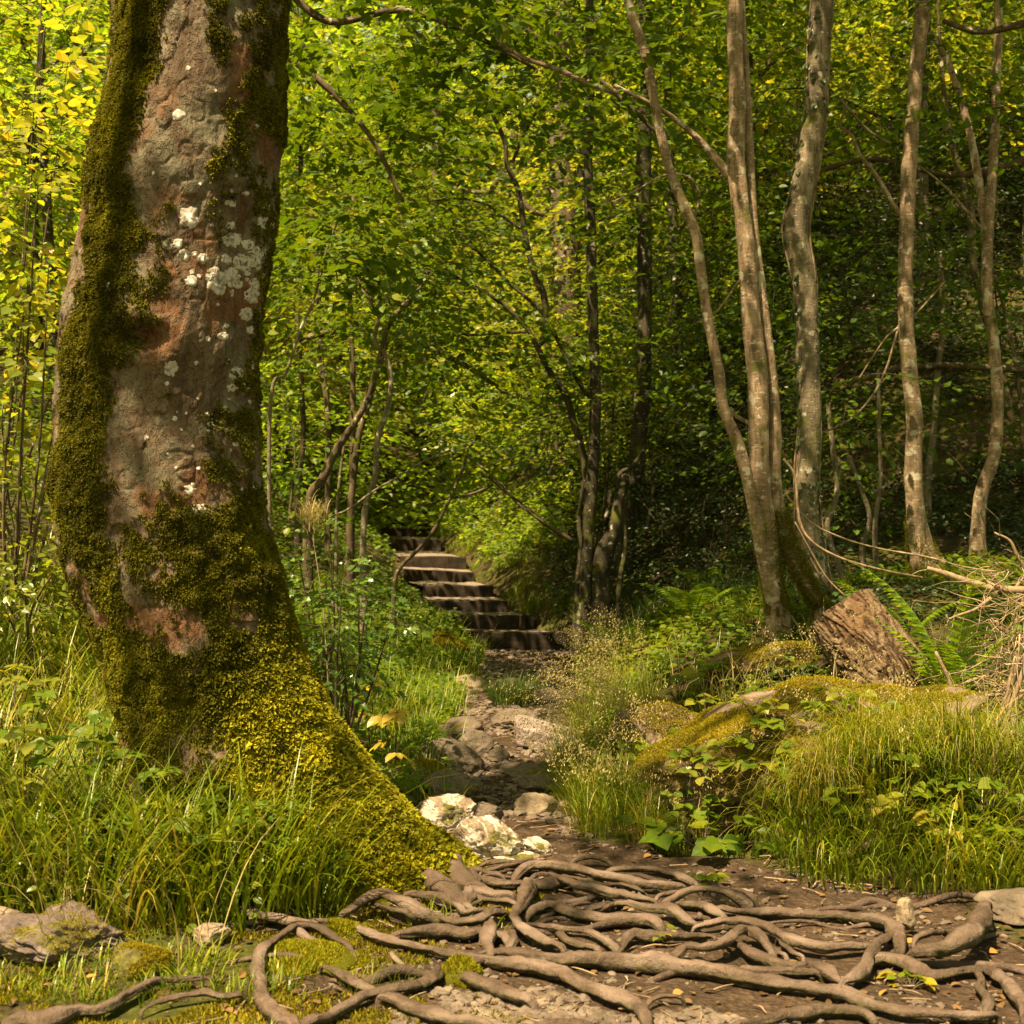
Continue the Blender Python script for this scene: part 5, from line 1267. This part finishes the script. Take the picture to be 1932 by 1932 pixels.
grass_patch('front_grass', 'sparse fresh grass at the near edge of the root mat', 500, (-1.1, .1), (3.45, 4.35), (.04, .11), (.002, .005), M_GRASS, keep=lambda x, y: fbm(np.stack([x * 5, y * 5, 0 * x], -1), 2, 18) > .05, tone=.55, clump=.05)
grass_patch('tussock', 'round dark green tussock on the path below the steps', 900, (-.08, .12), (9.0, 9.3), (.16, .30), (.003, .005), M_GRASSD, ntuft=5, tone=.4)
grass_patch('step_grass', 'soft yellow-green grass spilling beside the upper steps', 5200, (-1.6, .9), (12.6, 22), (.10, .24), (.003, .007), M_GRASS, keep=lambda x, y: (x > path_x(y) + .42) & (x < path_x(y) + 1.3), tone=.5)
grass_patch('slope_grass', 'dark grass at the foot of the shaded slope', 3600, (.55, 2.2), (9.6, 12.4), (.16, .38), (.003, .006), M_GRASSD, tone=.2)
# seeding grasses
mb = MB(); NS = 420
gx_ = RNG.uniform(.16, .80, NS); gy_ = RNG.uniform(5.4, 9.6, NS)
ok = (gx_ > path_x(gy_) + path_half(gy_) * .9 + .24 * sstep(gy_, 7.4, 8.8)) & (gx_ < path_x(gy_) + path_half(gy_) + .52); gx_, gy_ = gx_[ok], gy_[ok]
ex = RNG.uniform(-2.2, -1.0, 40); ey = RNG.uniform(4.6, 6.5, 40); rx_ = RNG.uniform(1.1, 1.9, 60); ry_ = RNG.uniform(5.0, 7.2, 60)
gx_ = np.r_[gx_, ex, rx_]; gy_ = np.r_[gy_, ey, ry_]; NS = len(gx_)
B = np.stack([gx_, gy_, hgt(gx_, gy_)], -1); H = RNG.uniform(.30, .52, NS); a = RNG.normal(PI * 1.15, .7, NS); ld = np.stack([np.cos(a), np.sin(a)], -1)
blades(mb, B, H, np.full(NS, .0022), ld, .62, seg=8, rnd=.4)
# seed heads: many little spikelets along the upper third
ld3 = np.c_[ld, np.zeros(NS)]
for rep in range(34):
    u = RNG.uniform(.62, 1.0, NS)
    ang = .25 + .62 * 1.6 * (.35 * u + .65 * u * u)
    pos = B + ld3 * (H * u * np.sin(ang * .62))[:, None] + np.array([0, 0, 1.]) * (H * u * np.cos(ang * .55))[:, None] + RNG.normal(0, .016, (NS, 3))
    put(mb, LANCE, pos, norm(ld3 * .6 + np.array([0, 0, -.7]) + RNG.normal(0, .4, (NS, 3))), norm(RNG.normal(0, 1, (NS, 3))), RNG.uniform(.008, .015, NS), RNG.uniform(.4, 1, NS))
tag(mb.build('seeding_grass', M_DRY), 'straw coloured seed heads of grass nodding over the path edge', 'grass', kind='stuff')

# ------------------------------------------------------------------ low leafy cover
def cover(name, label, n, xs, ys, mat, leaf, size, hmax=.22, keep=None, tone=.5, tilt=.5):
    x = RNG.uniform(*xs, n); y = RNG.uniform(*ys, n)
    w = fbm(np.stack([x * 1.3, y * 1.3, 0 * x], -1), 3, 15)
    k = w > -.25
    if keep is not None: k &= keep(x, y)
    x, y, w = x[k], y[k], w[k]; n = len(x)
    top = hmax * (.45 + .55 * vnoise(np.stack([x * 4, y * 4, 0 * x], -1), 4) ** 2 + .3 * w)
    z = hgt(x, y) + np.maximum(.01, top) * RNG.uniform(.1, 1, n) ** .6
    a = RNG.uniform(0, 2 * PI, n)
    mb = MB(); put(mb, leaf, np.stack([x, y, z], -1), norm(np.stack([np.cos(a), np.sin(a), RNG.normal(-.15, .3, n)], -1)), norm(np.array([0, -.25, 1.]) + RNG.normal(0, tilt * .6, (n, 3))),
                   size * RNG.uniform(.5, 1.3, n), tone + .25 * w + RNG.normal(0, .14, n))
    tag(mb.build(name, mat), label, 'ground cover', kind='stuff')
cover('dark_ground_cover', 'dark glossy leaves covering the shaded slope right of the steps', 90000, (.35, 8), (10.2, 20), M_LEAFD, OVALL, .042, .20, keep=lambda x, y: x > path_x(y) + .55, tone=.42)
cover('ground_cover', 'low green leaves over the left bank of the path', 22000, (-3.2, -.2), (5.8, 12.6), M_LEAFB, OVAL, .045, .20, keep=lambda x, y: (x < path_x(y) - path_half(y) - .02), tone=.3)
cover('ground_cover', 'yellow-green leaves over the slope above the right of the steps', 26000, (-1.2, 3.5), (14.5, 24), M_LEAFB, OVALL, .07, .45, keep=lambda x, y: (x > path_x(y) + .5), tone=.5)
cover('ground_cover', 'low green leaves over the left slope beside the steps', 30000, (-6, 0), (12.6, 22), M_LEAF, OVALL, .05, .30, keep=lambda x, y: (x < path_x(y) - .45), tone=.45)
cover('forest_floor_plants', 'leafy floor of the wood far up the slope', 130000, (-20, 20), (20, 46), M_LEAFB, OVALL, .12, .8, keep=lambda x, y: np.abs(x) < y * .45 + 1, tone=.45)
cover('bank_leaves', 'mixed small leaves over the right bank', 16000, (.35, 3.4), (5.1, 10.4), M_LEAF, OVAL, .045, .20, keep=lambda x, y: ~((x > 1.80) & (x < 2.65) & (y > 6.75) & (y < 9.0)) & (x > path_x(y) + path_half(y) + .12) & ((x > .8) | (y > 5.6)), tone=.6)
cover('dark_ground_cover', 'dim leaves in the hollow between the cut stump and the ferns', 1500, (1.75, 2.75), (6.9, 9.1), M_LEAFD, OVAL, .04, .10, tone=.55)  # dark leaf colour stands in for shade in this gap
cover('trunk_foot_leaves', 'small fresh leaves among the grass left of the mossy trunk', 2600, (-2.9, -.5), (4.0, 7.5), M_LEAFY, OVAL, .04, .34, keep=lambda x, y: offtrunk(x, y) & (x < -.75), tone=.35)

# leaf litter and moss cushions
def moss_pad(label, cx_, cy_, rx_, ry_, n, hump=.03):
    a = RNG.uniform(0, 2 * PI, n); r = np.sqrt(RNG.uniform(0, 1, n)) * (1 + .25 * np.sin(a * 3 + cx_ * 9))
    x = cx_ + rx_ * r * np.cos(a); y = cy_ + ry_ * r * np.sin(a); z = hgt(x, y) + hump * np.clip(1 - r * r, 0, 1)
    mb = MB(); B = np.stack([x, y, z], -1)
    for q in range(2):
        put(mb, LANCE, B, norm(np.array([0, 0, 1.]) + RNG.normal(0, .5, (n, 3))), norm(RNG.normal(0, 1, (n, 3))), RNG.uniform(.010, .022, n), .72 + RNG.normal(0, .14, n))
    # solid cushion under the sprigs
    V0, T0 = ICO4; W = V0 * np.array([rx_ * .98, ry_ * .98, hump * 1.0]) + np.array([cx_, cy_, h1(cx_, cy_)]); mb.add(W, T0, .35)
    return tag(mb.build('moss_cushion', M_MOSST), label, 'moss', 'moss cushions between the roots')
g = ground_hit(590, 1815, 0, 2.6, 6); moss_pad('bright yellow moss cushion inside the looped root at lower left', g[0], g[1], .13, .13, 5200, .035)
g = ground_hit(650, 1765, 0, 2.6, 6); moss_pad('small moss cushion behind the looped root', g[0], g[1], .09, .06, 2200, .03)
g = ground_hit(700, 1700, 0, 2.6, 6); moss_pad('low moss patch under the dark foot of the mossy trunk', g[0] , g[1] , .16, .08, 3600, .02)
g = ground_hit(240, 1745, 0, 2.6, 6); moss_pad('moss patch beside the fissured rock at lower left', g[0], g[1], .15, .08, 3200, .02)
g = ground_hit(870, 1850, 0, 2.6, 6); moss_pad('dark mossy knob on the root end below the trunk', g[0], g[1], .06, .06, 1500, .05)
n = 52000; x = RNG.uniform(-1.7, .25, n); y = RNG.uniform(3.35, 4.95, n); k = fbm(np.stack([x * 2.4, y * 3.2, 0 * x], -1), 4, 28) > .02 + .34 * sstep(x, -.75, .1); x, y = x[k], y[k]; n = len(x)
mb = MB()
for q in range(2): put(mb, LANCE, np.stack([x, y, hgt(x, y) + .002], -1), norm(np.array([0, 0, 1.]) + RNG.normal(0, .6, (n, 3))), norm(RNG.normal(0, 1, (n, 3))), RNG.uniform(.008, .020, n), .5 + .3 * fbm(np.stack([x * 6, y * 6, 0 * x], -1), 2, 3) + RNG.normal(0, .13, n))
tag(mb.build('moss_carpet', M_MOSSY), 'thin mossy turf on the soil round the roots at the lower left', 'moss', kind='stuff')
n = 1900; x = RNG.uniform(-1.4, 1.8, n); y = RNG.uniform(3.3, 9, n); a = RNG.uniform(0, 6.28, n)
mb = MB(); put(mb, OVAL, np.stack([x, y, hgt(x, y) + .012], -1), np.stack([np.cos(a), np.sin(a), RNG.normal(0, .15, n)], -1), norm(np.array([0, 0, 1.]) + RNG.normal(0, .25, (n, 3))), RNG.uniform(.014, .036, n), RNG.uniform(0, 1, n))
M_LIT = leaf_mat('dead_leaf', [(0, (.07, .035, .015)), (.6, (.12, .07, .032)), (.93, (.20, .11, .045)), (1, (.38, .19, .04))], trans=.1, rough=.6, spec=.2)
tag(mb.build('leaf_litter', M_LIT), 'scattered brown fallen leaves and bark bits on the ground', 'leaf litter', kind='stuff')

mb = MB()
for k in range(240):
    x_, y_ = RNG.uniform(-.9, 1.7), RNG.uniform(3.4, 5.6) if k % 3 else RNG.uniform(5.6, 11)
    if k % 3 == 0: x_ = path_x(y_) + RNG.normal(0, .25)
    a_ = RNG.uniform(0, PI); L_ = RNG.uniform(.03, .16)
    pts = [[x_ + math.cos(a_) * L_ * u_ + RNG.normal(0, .004), y_ + math.sin(a_) * L_ * u_, 0, RNG.uniform(.0012, .003)] for u_ in (-.5, -.15, .2, .5)]
    for p_ in pts: p_[2] = h1(p_[0], p_[1]) + .010 + RNG.uniform(0, .006)
    V, T = tube(pts, 5, n=7); mb.add(V, T)
tag(mb.build('fallen_twigs', M_DEAD, smooth=True), 'short broken twigs scattered over the path and between the roots', 'twigs', kind='stuff')

# ------------------------------------------------------------------ ferns
PINNA = _leaf([(.06, .075, .01), (.12, .055, .01), (.22, .095, .01), (.30, .06, .01), (.42, .085, .01), (.50, .05, .01), (.62, .065, .0), (.70, .035, .0), (.82, .04, .0)], [(.25, -.01), (.5, -.02), (.75, -.04)])
def fern(label, base, fronds, d_first=False):
    r = empty('fern', base, label, 'fern', 'ferns on the right bank and slope')
    for (dx, dy, L, elev, bend) in fronds:
        d = norm(np.array([dx, dy, 0.])); n = 23; u = np.linspace(0, 1, n)
        ang = elev - bend * u ** 1.4; seg = L / (n - 1); p = np.zeros((n, 3)); p[0] = np.array(base)
        for k in range(1, n): p[k] = p[k - 1] + (d * math.cos(ang[k]) + np.array([0, 0, 1]) * math.sin(ang[k])) * seg
        tg = norm(np.gradient(p, axis=0)); sd_ = norm(np.cross(tg, [0, 0, 1.])); nrm_ = np.cross(sd_, tg)
        mb = MB(); V, T = tube(np.c_[p, np.linspace(.0035, .001, n)], 5, n=n); mb.add(V, T, .6)
        for k in range(4, n - 1):
            pl = L * .27 * math.sin(PI * min(1, (u[k] * .93 + .10))) ** .8 * (1 - .35 * u[k])
            m_ = 10; v = (np.arange(m_) + .5) / m_
            for sg in (-1, 1):
                pd = norm(sd_[k] * sg + tg[k] * .28 - nrm_[k] * .12)
                put(mb, PINNA, p[k][None], norm(pd - nrm_[k] * .10)[None], norm(nrm_[k] + RNG.normal(0, .12, 3))[None], pl, .5 + RNG.normal(0, .15))
        mb.build('frond', M_FERN, r, origin=np.array(base))
b = P(1795, 1290, 6.6); b[2] = h1(b[0], b[1]) + .02
fern('big green fern standing between the cut log and the dead brush', b, [(.25, -.35, .82, 1.50, .35), (-1, .25, .92, 1.46, 1.05), (-.35, -.6, .60, 1.25, 1.0), (.8, -.3, .62, 1.30, .9), (-.9, .4, .66, 1.30, 1.0)])
b = P(1700, 1200, 7.5); b[2] = h1(b[0], b[1])
fern('smaller fern arching over the top of the cut log', b, [(-1, -.3, .62, 1.2, 1.1), (-.7, -.7, .55, 1.1, 1.1), (.8, -.3, .5, 1.1, 1.0), (-.9, .5, .55, 1.2, .9)])
for k, (x_, y_, lb) in enumerate([(1310, 1110, 'lone dim fern on the dark slope right of the slender trees'), (1330, 1060, 'dim upright fern higher on the dark slope behind the pale trees'), (1180, 1180, 'low dim fern at the dark foot of the slope')]):
    g = ground_hit(x_, y_ + 60, 0, 9, 22)
    fern(lb, g, [(math.cos(a_), math.sin(a_), .48, 1.0, 1.1) for a_ in (PI * .9, -PI * .7, -PI * .45, -.3, 1.2)])

# ------------------------------------------------------------------ broad-leaved plants
def plant(name, label, cat, base, n, leaf, size, h, rad, mat, tone=.5, stem=M_TWIG, group=None, per=3, down=.2):
    r = empty(name, base, label, cat, group); mb = MB(); st = MB(); base = np.array(base, float)
    for k in range(n):
        a = RNG.uniform(0, 2 * PI); q = RNG.uniform(.15, 1) ; hh_ = h * RNG.uniform(.45, 1.05)
        tip = base + np.array([math.cos(a) * rad * q, math.sin(a) * rad * q, hh_])
        mid = (base + tip) / 2 + np.array([0, 0, h * .12])
        V, T = tube([[*base, .0028], [*mid, .0022], [*tip, .0012]], 5, n=9); st.add(V, T)
        for s in range(per):
            aa = a + (s - (per - 1) / 2) * 1.15 + RNG.normal(0, .2); dv = np.array([math.cos(aa), math.sin(aa), -down + RNG.normal(0, .15)])
            put(mb, leaf, tip[None] + dv * .008, norm(dv)[None], norm(np.array([0, -.2, 1.]) + RNG.normal(0, .25, 3))[None], size * RNG.uniform(.65, 1.15), tone + RNG.normal(0, .15))
    mb.build('leaves', mat, r, origin=base); st.build('stems', stem, r, origin=base)
    return r
def gp(x, y, d): p = P(x, y, d); p[2] = h1(p[0], p[1]); return p
plant('bramble', 'bramble with broad ribbed leaves hanging over the dark hollow under the great boulder', 'bramble', P(1330, 1590, 5.25) - np.array([0, 0, .04]), 20, HEART, .075, .12, .28, M_LEAF, .55, group='brambles')
plant('bramble', 'bramble leaves sprawling on the yellow moss of the great boulder', 'bramble', P(1440, 1480, 5.45), 9, HEART, .07, .09, .2, M_LEAF, .7, group='brambles')
plant('nettle', 'leafy green herb in front of the mossy trunk', 'herb', gp(475, 1600, 4.45) , 12, OVAL, .07, .33, .16, M_LEAF, .5, per=4)
plant('nettle', 'pale leafy herb at the trunk foot, low beside the grass', 'herb', gp(560, 1660, 4.42), 10, MAPLE, .05, .16, .14, M_LEAF, .6, per=3)
plant('yellow_herb', 'thin plant with drooping yellow leaves beside the mossy root', 'herb', gp(745, 1430, 6.3), 5, OVAL, .075, .34, .07, M_LEAFY, .95, per=3, down=.5)
plant('yellow_herb', 'taller plant with a yellow leaf cluster above the mossy root', 'herb', gp(700, 1400, 6.9), 4, OVAL, .07, .42, .06, M_LEAFY, .95, per=4, down=.6)
for k, (px_, py_) in enumerate([(1330, 1480), (1400, 1530), (1480, 1560), (1560, 1540), (1620, 1480), (1500, 1500), (1580, 1440), (1660, 1420), (1440, 1420), (1350, 1420), (1280, 1520), (1700, 1500), (1380, 1460), (1450, 1380), (1520, 1350), (1590, 1330), (1540, 1470), (1460, 1510), (1610, 1560), (1310, 1440), (1650, 1350), (1420, 1350)]):
    b_ = P(px_, py_, 5.55 + .05 * (k % 4)); plant('creeping_bramble', 'creeping bramble sprig, one of many alike trailing over the great mossy boulder', 'bramble', b_, 7, HEART if k % 2 else OVAL, .05, .07, .13, M_LEAF if k % 3 else M_LEAFY, .6, group='bramble sprigs over the great boulder', per=3)
plant('broad_leaf_herb', 'fresh broad-leaved herb left of the cut log', 'herb', gp(1345, 1280, 7.2), 9, OVAL, .08, .16, .13, M_LEAF, .7, per=4)
plant('broad_leaf_herb', 'pale oval-leaved herb at the foot of the cut log', 'herb', gp(1470, 1270, 6.5), 9, OVAL, .075, .12, .13, M_LEAF, .75, per=4)
plant('broad_leaf_herb', 'long-leaved herb right of the cut log under the fern', 'herb', gp(1800, 1275, 6.7), 11, LANCE, .15, .20, .12, M_LEAF, .65, per=4)
plant('ivy_patch', 'small ivy climbing between the tree foot and the cut log', 'ivy', gp(1495, 1235, 6.9), 16, HEART, .05, .24, .13, M_LEAFD, .8, per=2)
for k in range(26):
    px_, py_ = [(1500, 1420), (1560, 1440), (1620, 1400), (1680, 1420), (1730, 1440), (1590, 1500), (1650, 1520), (1710, 1500), (1300, 1380), (1240, 1330), (1280, 1300), (1200, 1380), (1330, 1330), (1400, 1300), (1780, 1500), (1820, 1560), (1870, 1500), (1900, 1600), (1760, 1560), (1250, 1450), (1180, 1420), (1430, 1330), (1570, 1360), (1640, 1340), (1700, 1360), (1850, 1660)][k]
    g = ground_hit(px_, py_, .12, 4.9, 9); g[2] = h1(g[0], g[1])
    plant('round_leaf_herb', 'small round-leaved herb, one of many alike scattered over the right bank', 'herb', g, 7, HEART, .052, .17, .11, M_LEAF if k % 3 else M_LEAFY, .65, group='round-leaved herbs on the right bank', per=3)
plant('clover_patch', 'small bright green leaf clump between roots at the lower right', 'herb', gp(1720, 1840, 3.75), 12, HEART, .03, .035, .07, M_LEAF, .8, per=2)
plant('clover_patch', 'tiny fresh seedling on the roots in the middle of the mat', 'herb', gp(1245, 1760, 4.15), 5, HEART, .022, .05, .04, M_LEAFY, .6, per=2)
plant('clover_patch', 'small leaf clump in front of the hollow at the top of the root mat', 'herb', gp(1330, 1650, 4.75), 9, HEART, .035, .05, .08, M_LEAF, .8, per=2)

for k, (x_, y_, lb) in enumerate([(-1.3, 4.5, 'broad leafy weed among the tall grass at the foot of the mossy trunk'), (-1.55, 4.5, 'leafy weed in the sunlit grass near the left edge'), (-1.75, 5.0, 'tall leafy weed at the left edge behind the first grass'), (-1.5, 5.0, 'leafy weed close against the left flank of the mossy trunk'), (-2.0, 5.6, 'weed with pale leaves deep in the grass at the left edge'), (-1.10, 4.4, 'low leafy weed in front of the trunk above the grey fissured rock'), (-.88, 4.45, 'slender weed whose leaves lie on the moss of the trunk')]):
    plant('meadow_weed', lb, 'weed', (x_, y_, h1(x_, y_)), 16, OVAL if k % 2 else MAPLE, .06, .52 if k < 5 else .30, .2, M_LEAFY if k in (1, 4) else M_LEAF, .55, group='leafy weeds in the left grass', per=4)
# holly beside the trunk
def bush(name, label, cat, base, c, r, n, leaf, size, mat, tone, length=.22, nleaf=9, stems=7, spread=.05, stemmat=M_BARKB, group=None):
    root = empty(name, base, label, cat, group); base = np.array(base); C, D = blob(n, c, r, .2)
    crown_mesh(root, C, D, length=length, nleaf=nleaf, lsize=size, leaf=leaf, mat=mat, tone=tone, name='leaves', spread=spread, droop=.1)
    mb = MB()
    for k in range(stems):
        tip = C[k * (len(C) // stems)]; mid = (base + tip) / 2 + RNG.normal(0, .05, 3)
        V, T = tube([[*base, .010], [*mid, .007], [*tip, .003]], 6, n=14, rough=.1); mb.add(V, T)
    mb.build('stems', stemmat, root, smooth=True, origin=base)
bush('holly', 'glossy spiny holly bush shining white behind the mossy trunk edge', 'holly', gp(640, 1330, 6.6), P(650, 1190, 6.6), (.24, .25, .26), 60, HOLLY, .052, M_LEAFG, .6)
bush('holly', 'smaller holly spray close to the trunk above the moss', 'holly', gp(590, 1250, 7.4), P(600, 1090, 7.4), (.20, .2, .22), 36, HOLLY, .05, M_LEAFG, .7)
# dry grass tuft caught in the twigs
mb = MB(); n = 260; c = P(590, 985, 7.2); dv = norm(RNG.normal(0, 1, (n, 3)) * np.array([1, .6, .6]) + np.array([.1, 0, -.9])); lens = RNG.uniform(.06, .18, n)
blades(mb, c + RNG.normal(0, .03, (n, 3)), lens, np.full(n, .003), dv[:, :2], RNG.uniform(1.2, 2.6, n), rnd=RNG.uniform(.4, 1, n))
tag(mb.build('dry_seed_tuft', M_DRY), 'pale dry tuft of old flower stalks beside the trunk above the holly', 'dried plant')
p0 = P(590, 1010, 7.2); V, T = tube([[*P(620, 1300, 7.2), .004], [*P(610, 1150, 7.2), .0035], [*p0, .0025]], 6, n=20); mb = MB(); mb.add(V, T); tag(mb.build('dry_stalk', M_DEAD, smooth=True), 'dry upright stalk carrying the pale tuft beside the trunk', 'stalk')

# hazel and other bushes at the left
bush('hazel_bush', 'hazel with bright yellow round leaves left of the mossy trunk', 'hazel', gp(20, 1250, 7.2), P(60, 420, 7.2), (.75, .8, 1.15), 170, HEART, .062, M_LEAFY, .62, length=.4, nleaf=11, spread=.12, stems=8)
bush('hazel_bush', 'greener hazel low behind the yellow one at the left edge', 'hazel', gp(60, 1250, 8.4), P(50, 800, 8.4), (.8, .8, 1.0), 150, HEART, .060, M_LEAFY, .35, length=.4, nleaf=11, spread=.12, stems=8)
bush('bramble_thicket', 'sunlit leafy thicket above the grass at the left edge', 'thicket', gp(60, 1320, 6.8), P(30, 1080, 6.8), (.5, .5, .40), 120, OVAL, .050, M_LEAFY, .45, length=.26, nleaf=10, spread=.06)
bush('hazel_bush', 'dim hazel filling the far left behind the others', 'hazel', gp(0, 1100, 11), P(60, 300, 11), (1.3, 1.0, 2.3), 300, OVALL, .075, M_LEAFB, .5, length=.5, nleaf=12, spread=.15)

# overhanging sprays near the camera, each a bough of a named tree beyond the frame
def bough(label, d, px_pts, n, box, leaf=MAPLE, size=.085, mat=M_LEAF, tone=.45):
    p4 = px_stem(px_pts, d); root = empty('overhanging_bough', p4[0][:3], label, 'bough', 'leafy boughs hanging in from above')
    V, T = tube(p4, 8, rough=.12, seed=2); mb = MB(); mb.add(V, T); mb.build('branch', M_BARKB, root, smooth=True, origin=np.array(root.location))
    C, D = px_blob(n, *box, d - .5, d + .6, seed=int(d * 9)); crown_mesh(root, C, D, length=.38, nleaf=9, lsize=size, leaf=leaf, mat=mat, tone=tone, name='leaves', spread=.14)
bough('maple bough with large green leaves across the top beside the mossy trunk', 8.2, [(520,-40,9),(620,40,7),(760,20,6),(900,70,5),(1010,130,3)], 70, (540, 1010, -60, 200))
bough('drooping maple bough right of the trunk at upper left centre', 9.2, [(470,60,8),(600,150,7),(700,260,5),(760,380,4)], 80, (545, 820, 120, 520), tone=.5)
bough('green bough over the gap between the slender stems', 9.8, [(900,-30,8),(1000,60,6),(1130,150,5),(1250,260,4)], 60, (820, 1330, -40, 330), tone=.4, leaf=OVAL)
bough('leafy bough hanging at the top right corner', 9.6, [(1950,40,8),(1850,60,6),(1780,40,5)], 50, (1560, 1980, -40, 240), tone=.4, leaf=OVAL, size=.075)
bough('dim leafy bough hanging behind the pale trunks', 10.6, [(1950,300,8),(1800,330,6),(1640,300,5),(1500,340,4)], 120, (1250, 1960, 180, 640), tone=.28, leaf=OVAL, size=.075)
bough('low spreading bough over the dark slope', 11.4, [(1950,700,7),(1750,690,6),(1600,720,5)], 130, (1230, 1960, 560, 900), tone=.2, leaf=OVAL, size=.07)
bough('leafy bough across the middle above the steps', 12.5, [(560,640,6),(700,620,6),(860,680,5),(980,760,4)], 150, (520, 1080, 480, 920), tone=.5, leaf=OVAL, size=.075, mat=M_LEAFB)
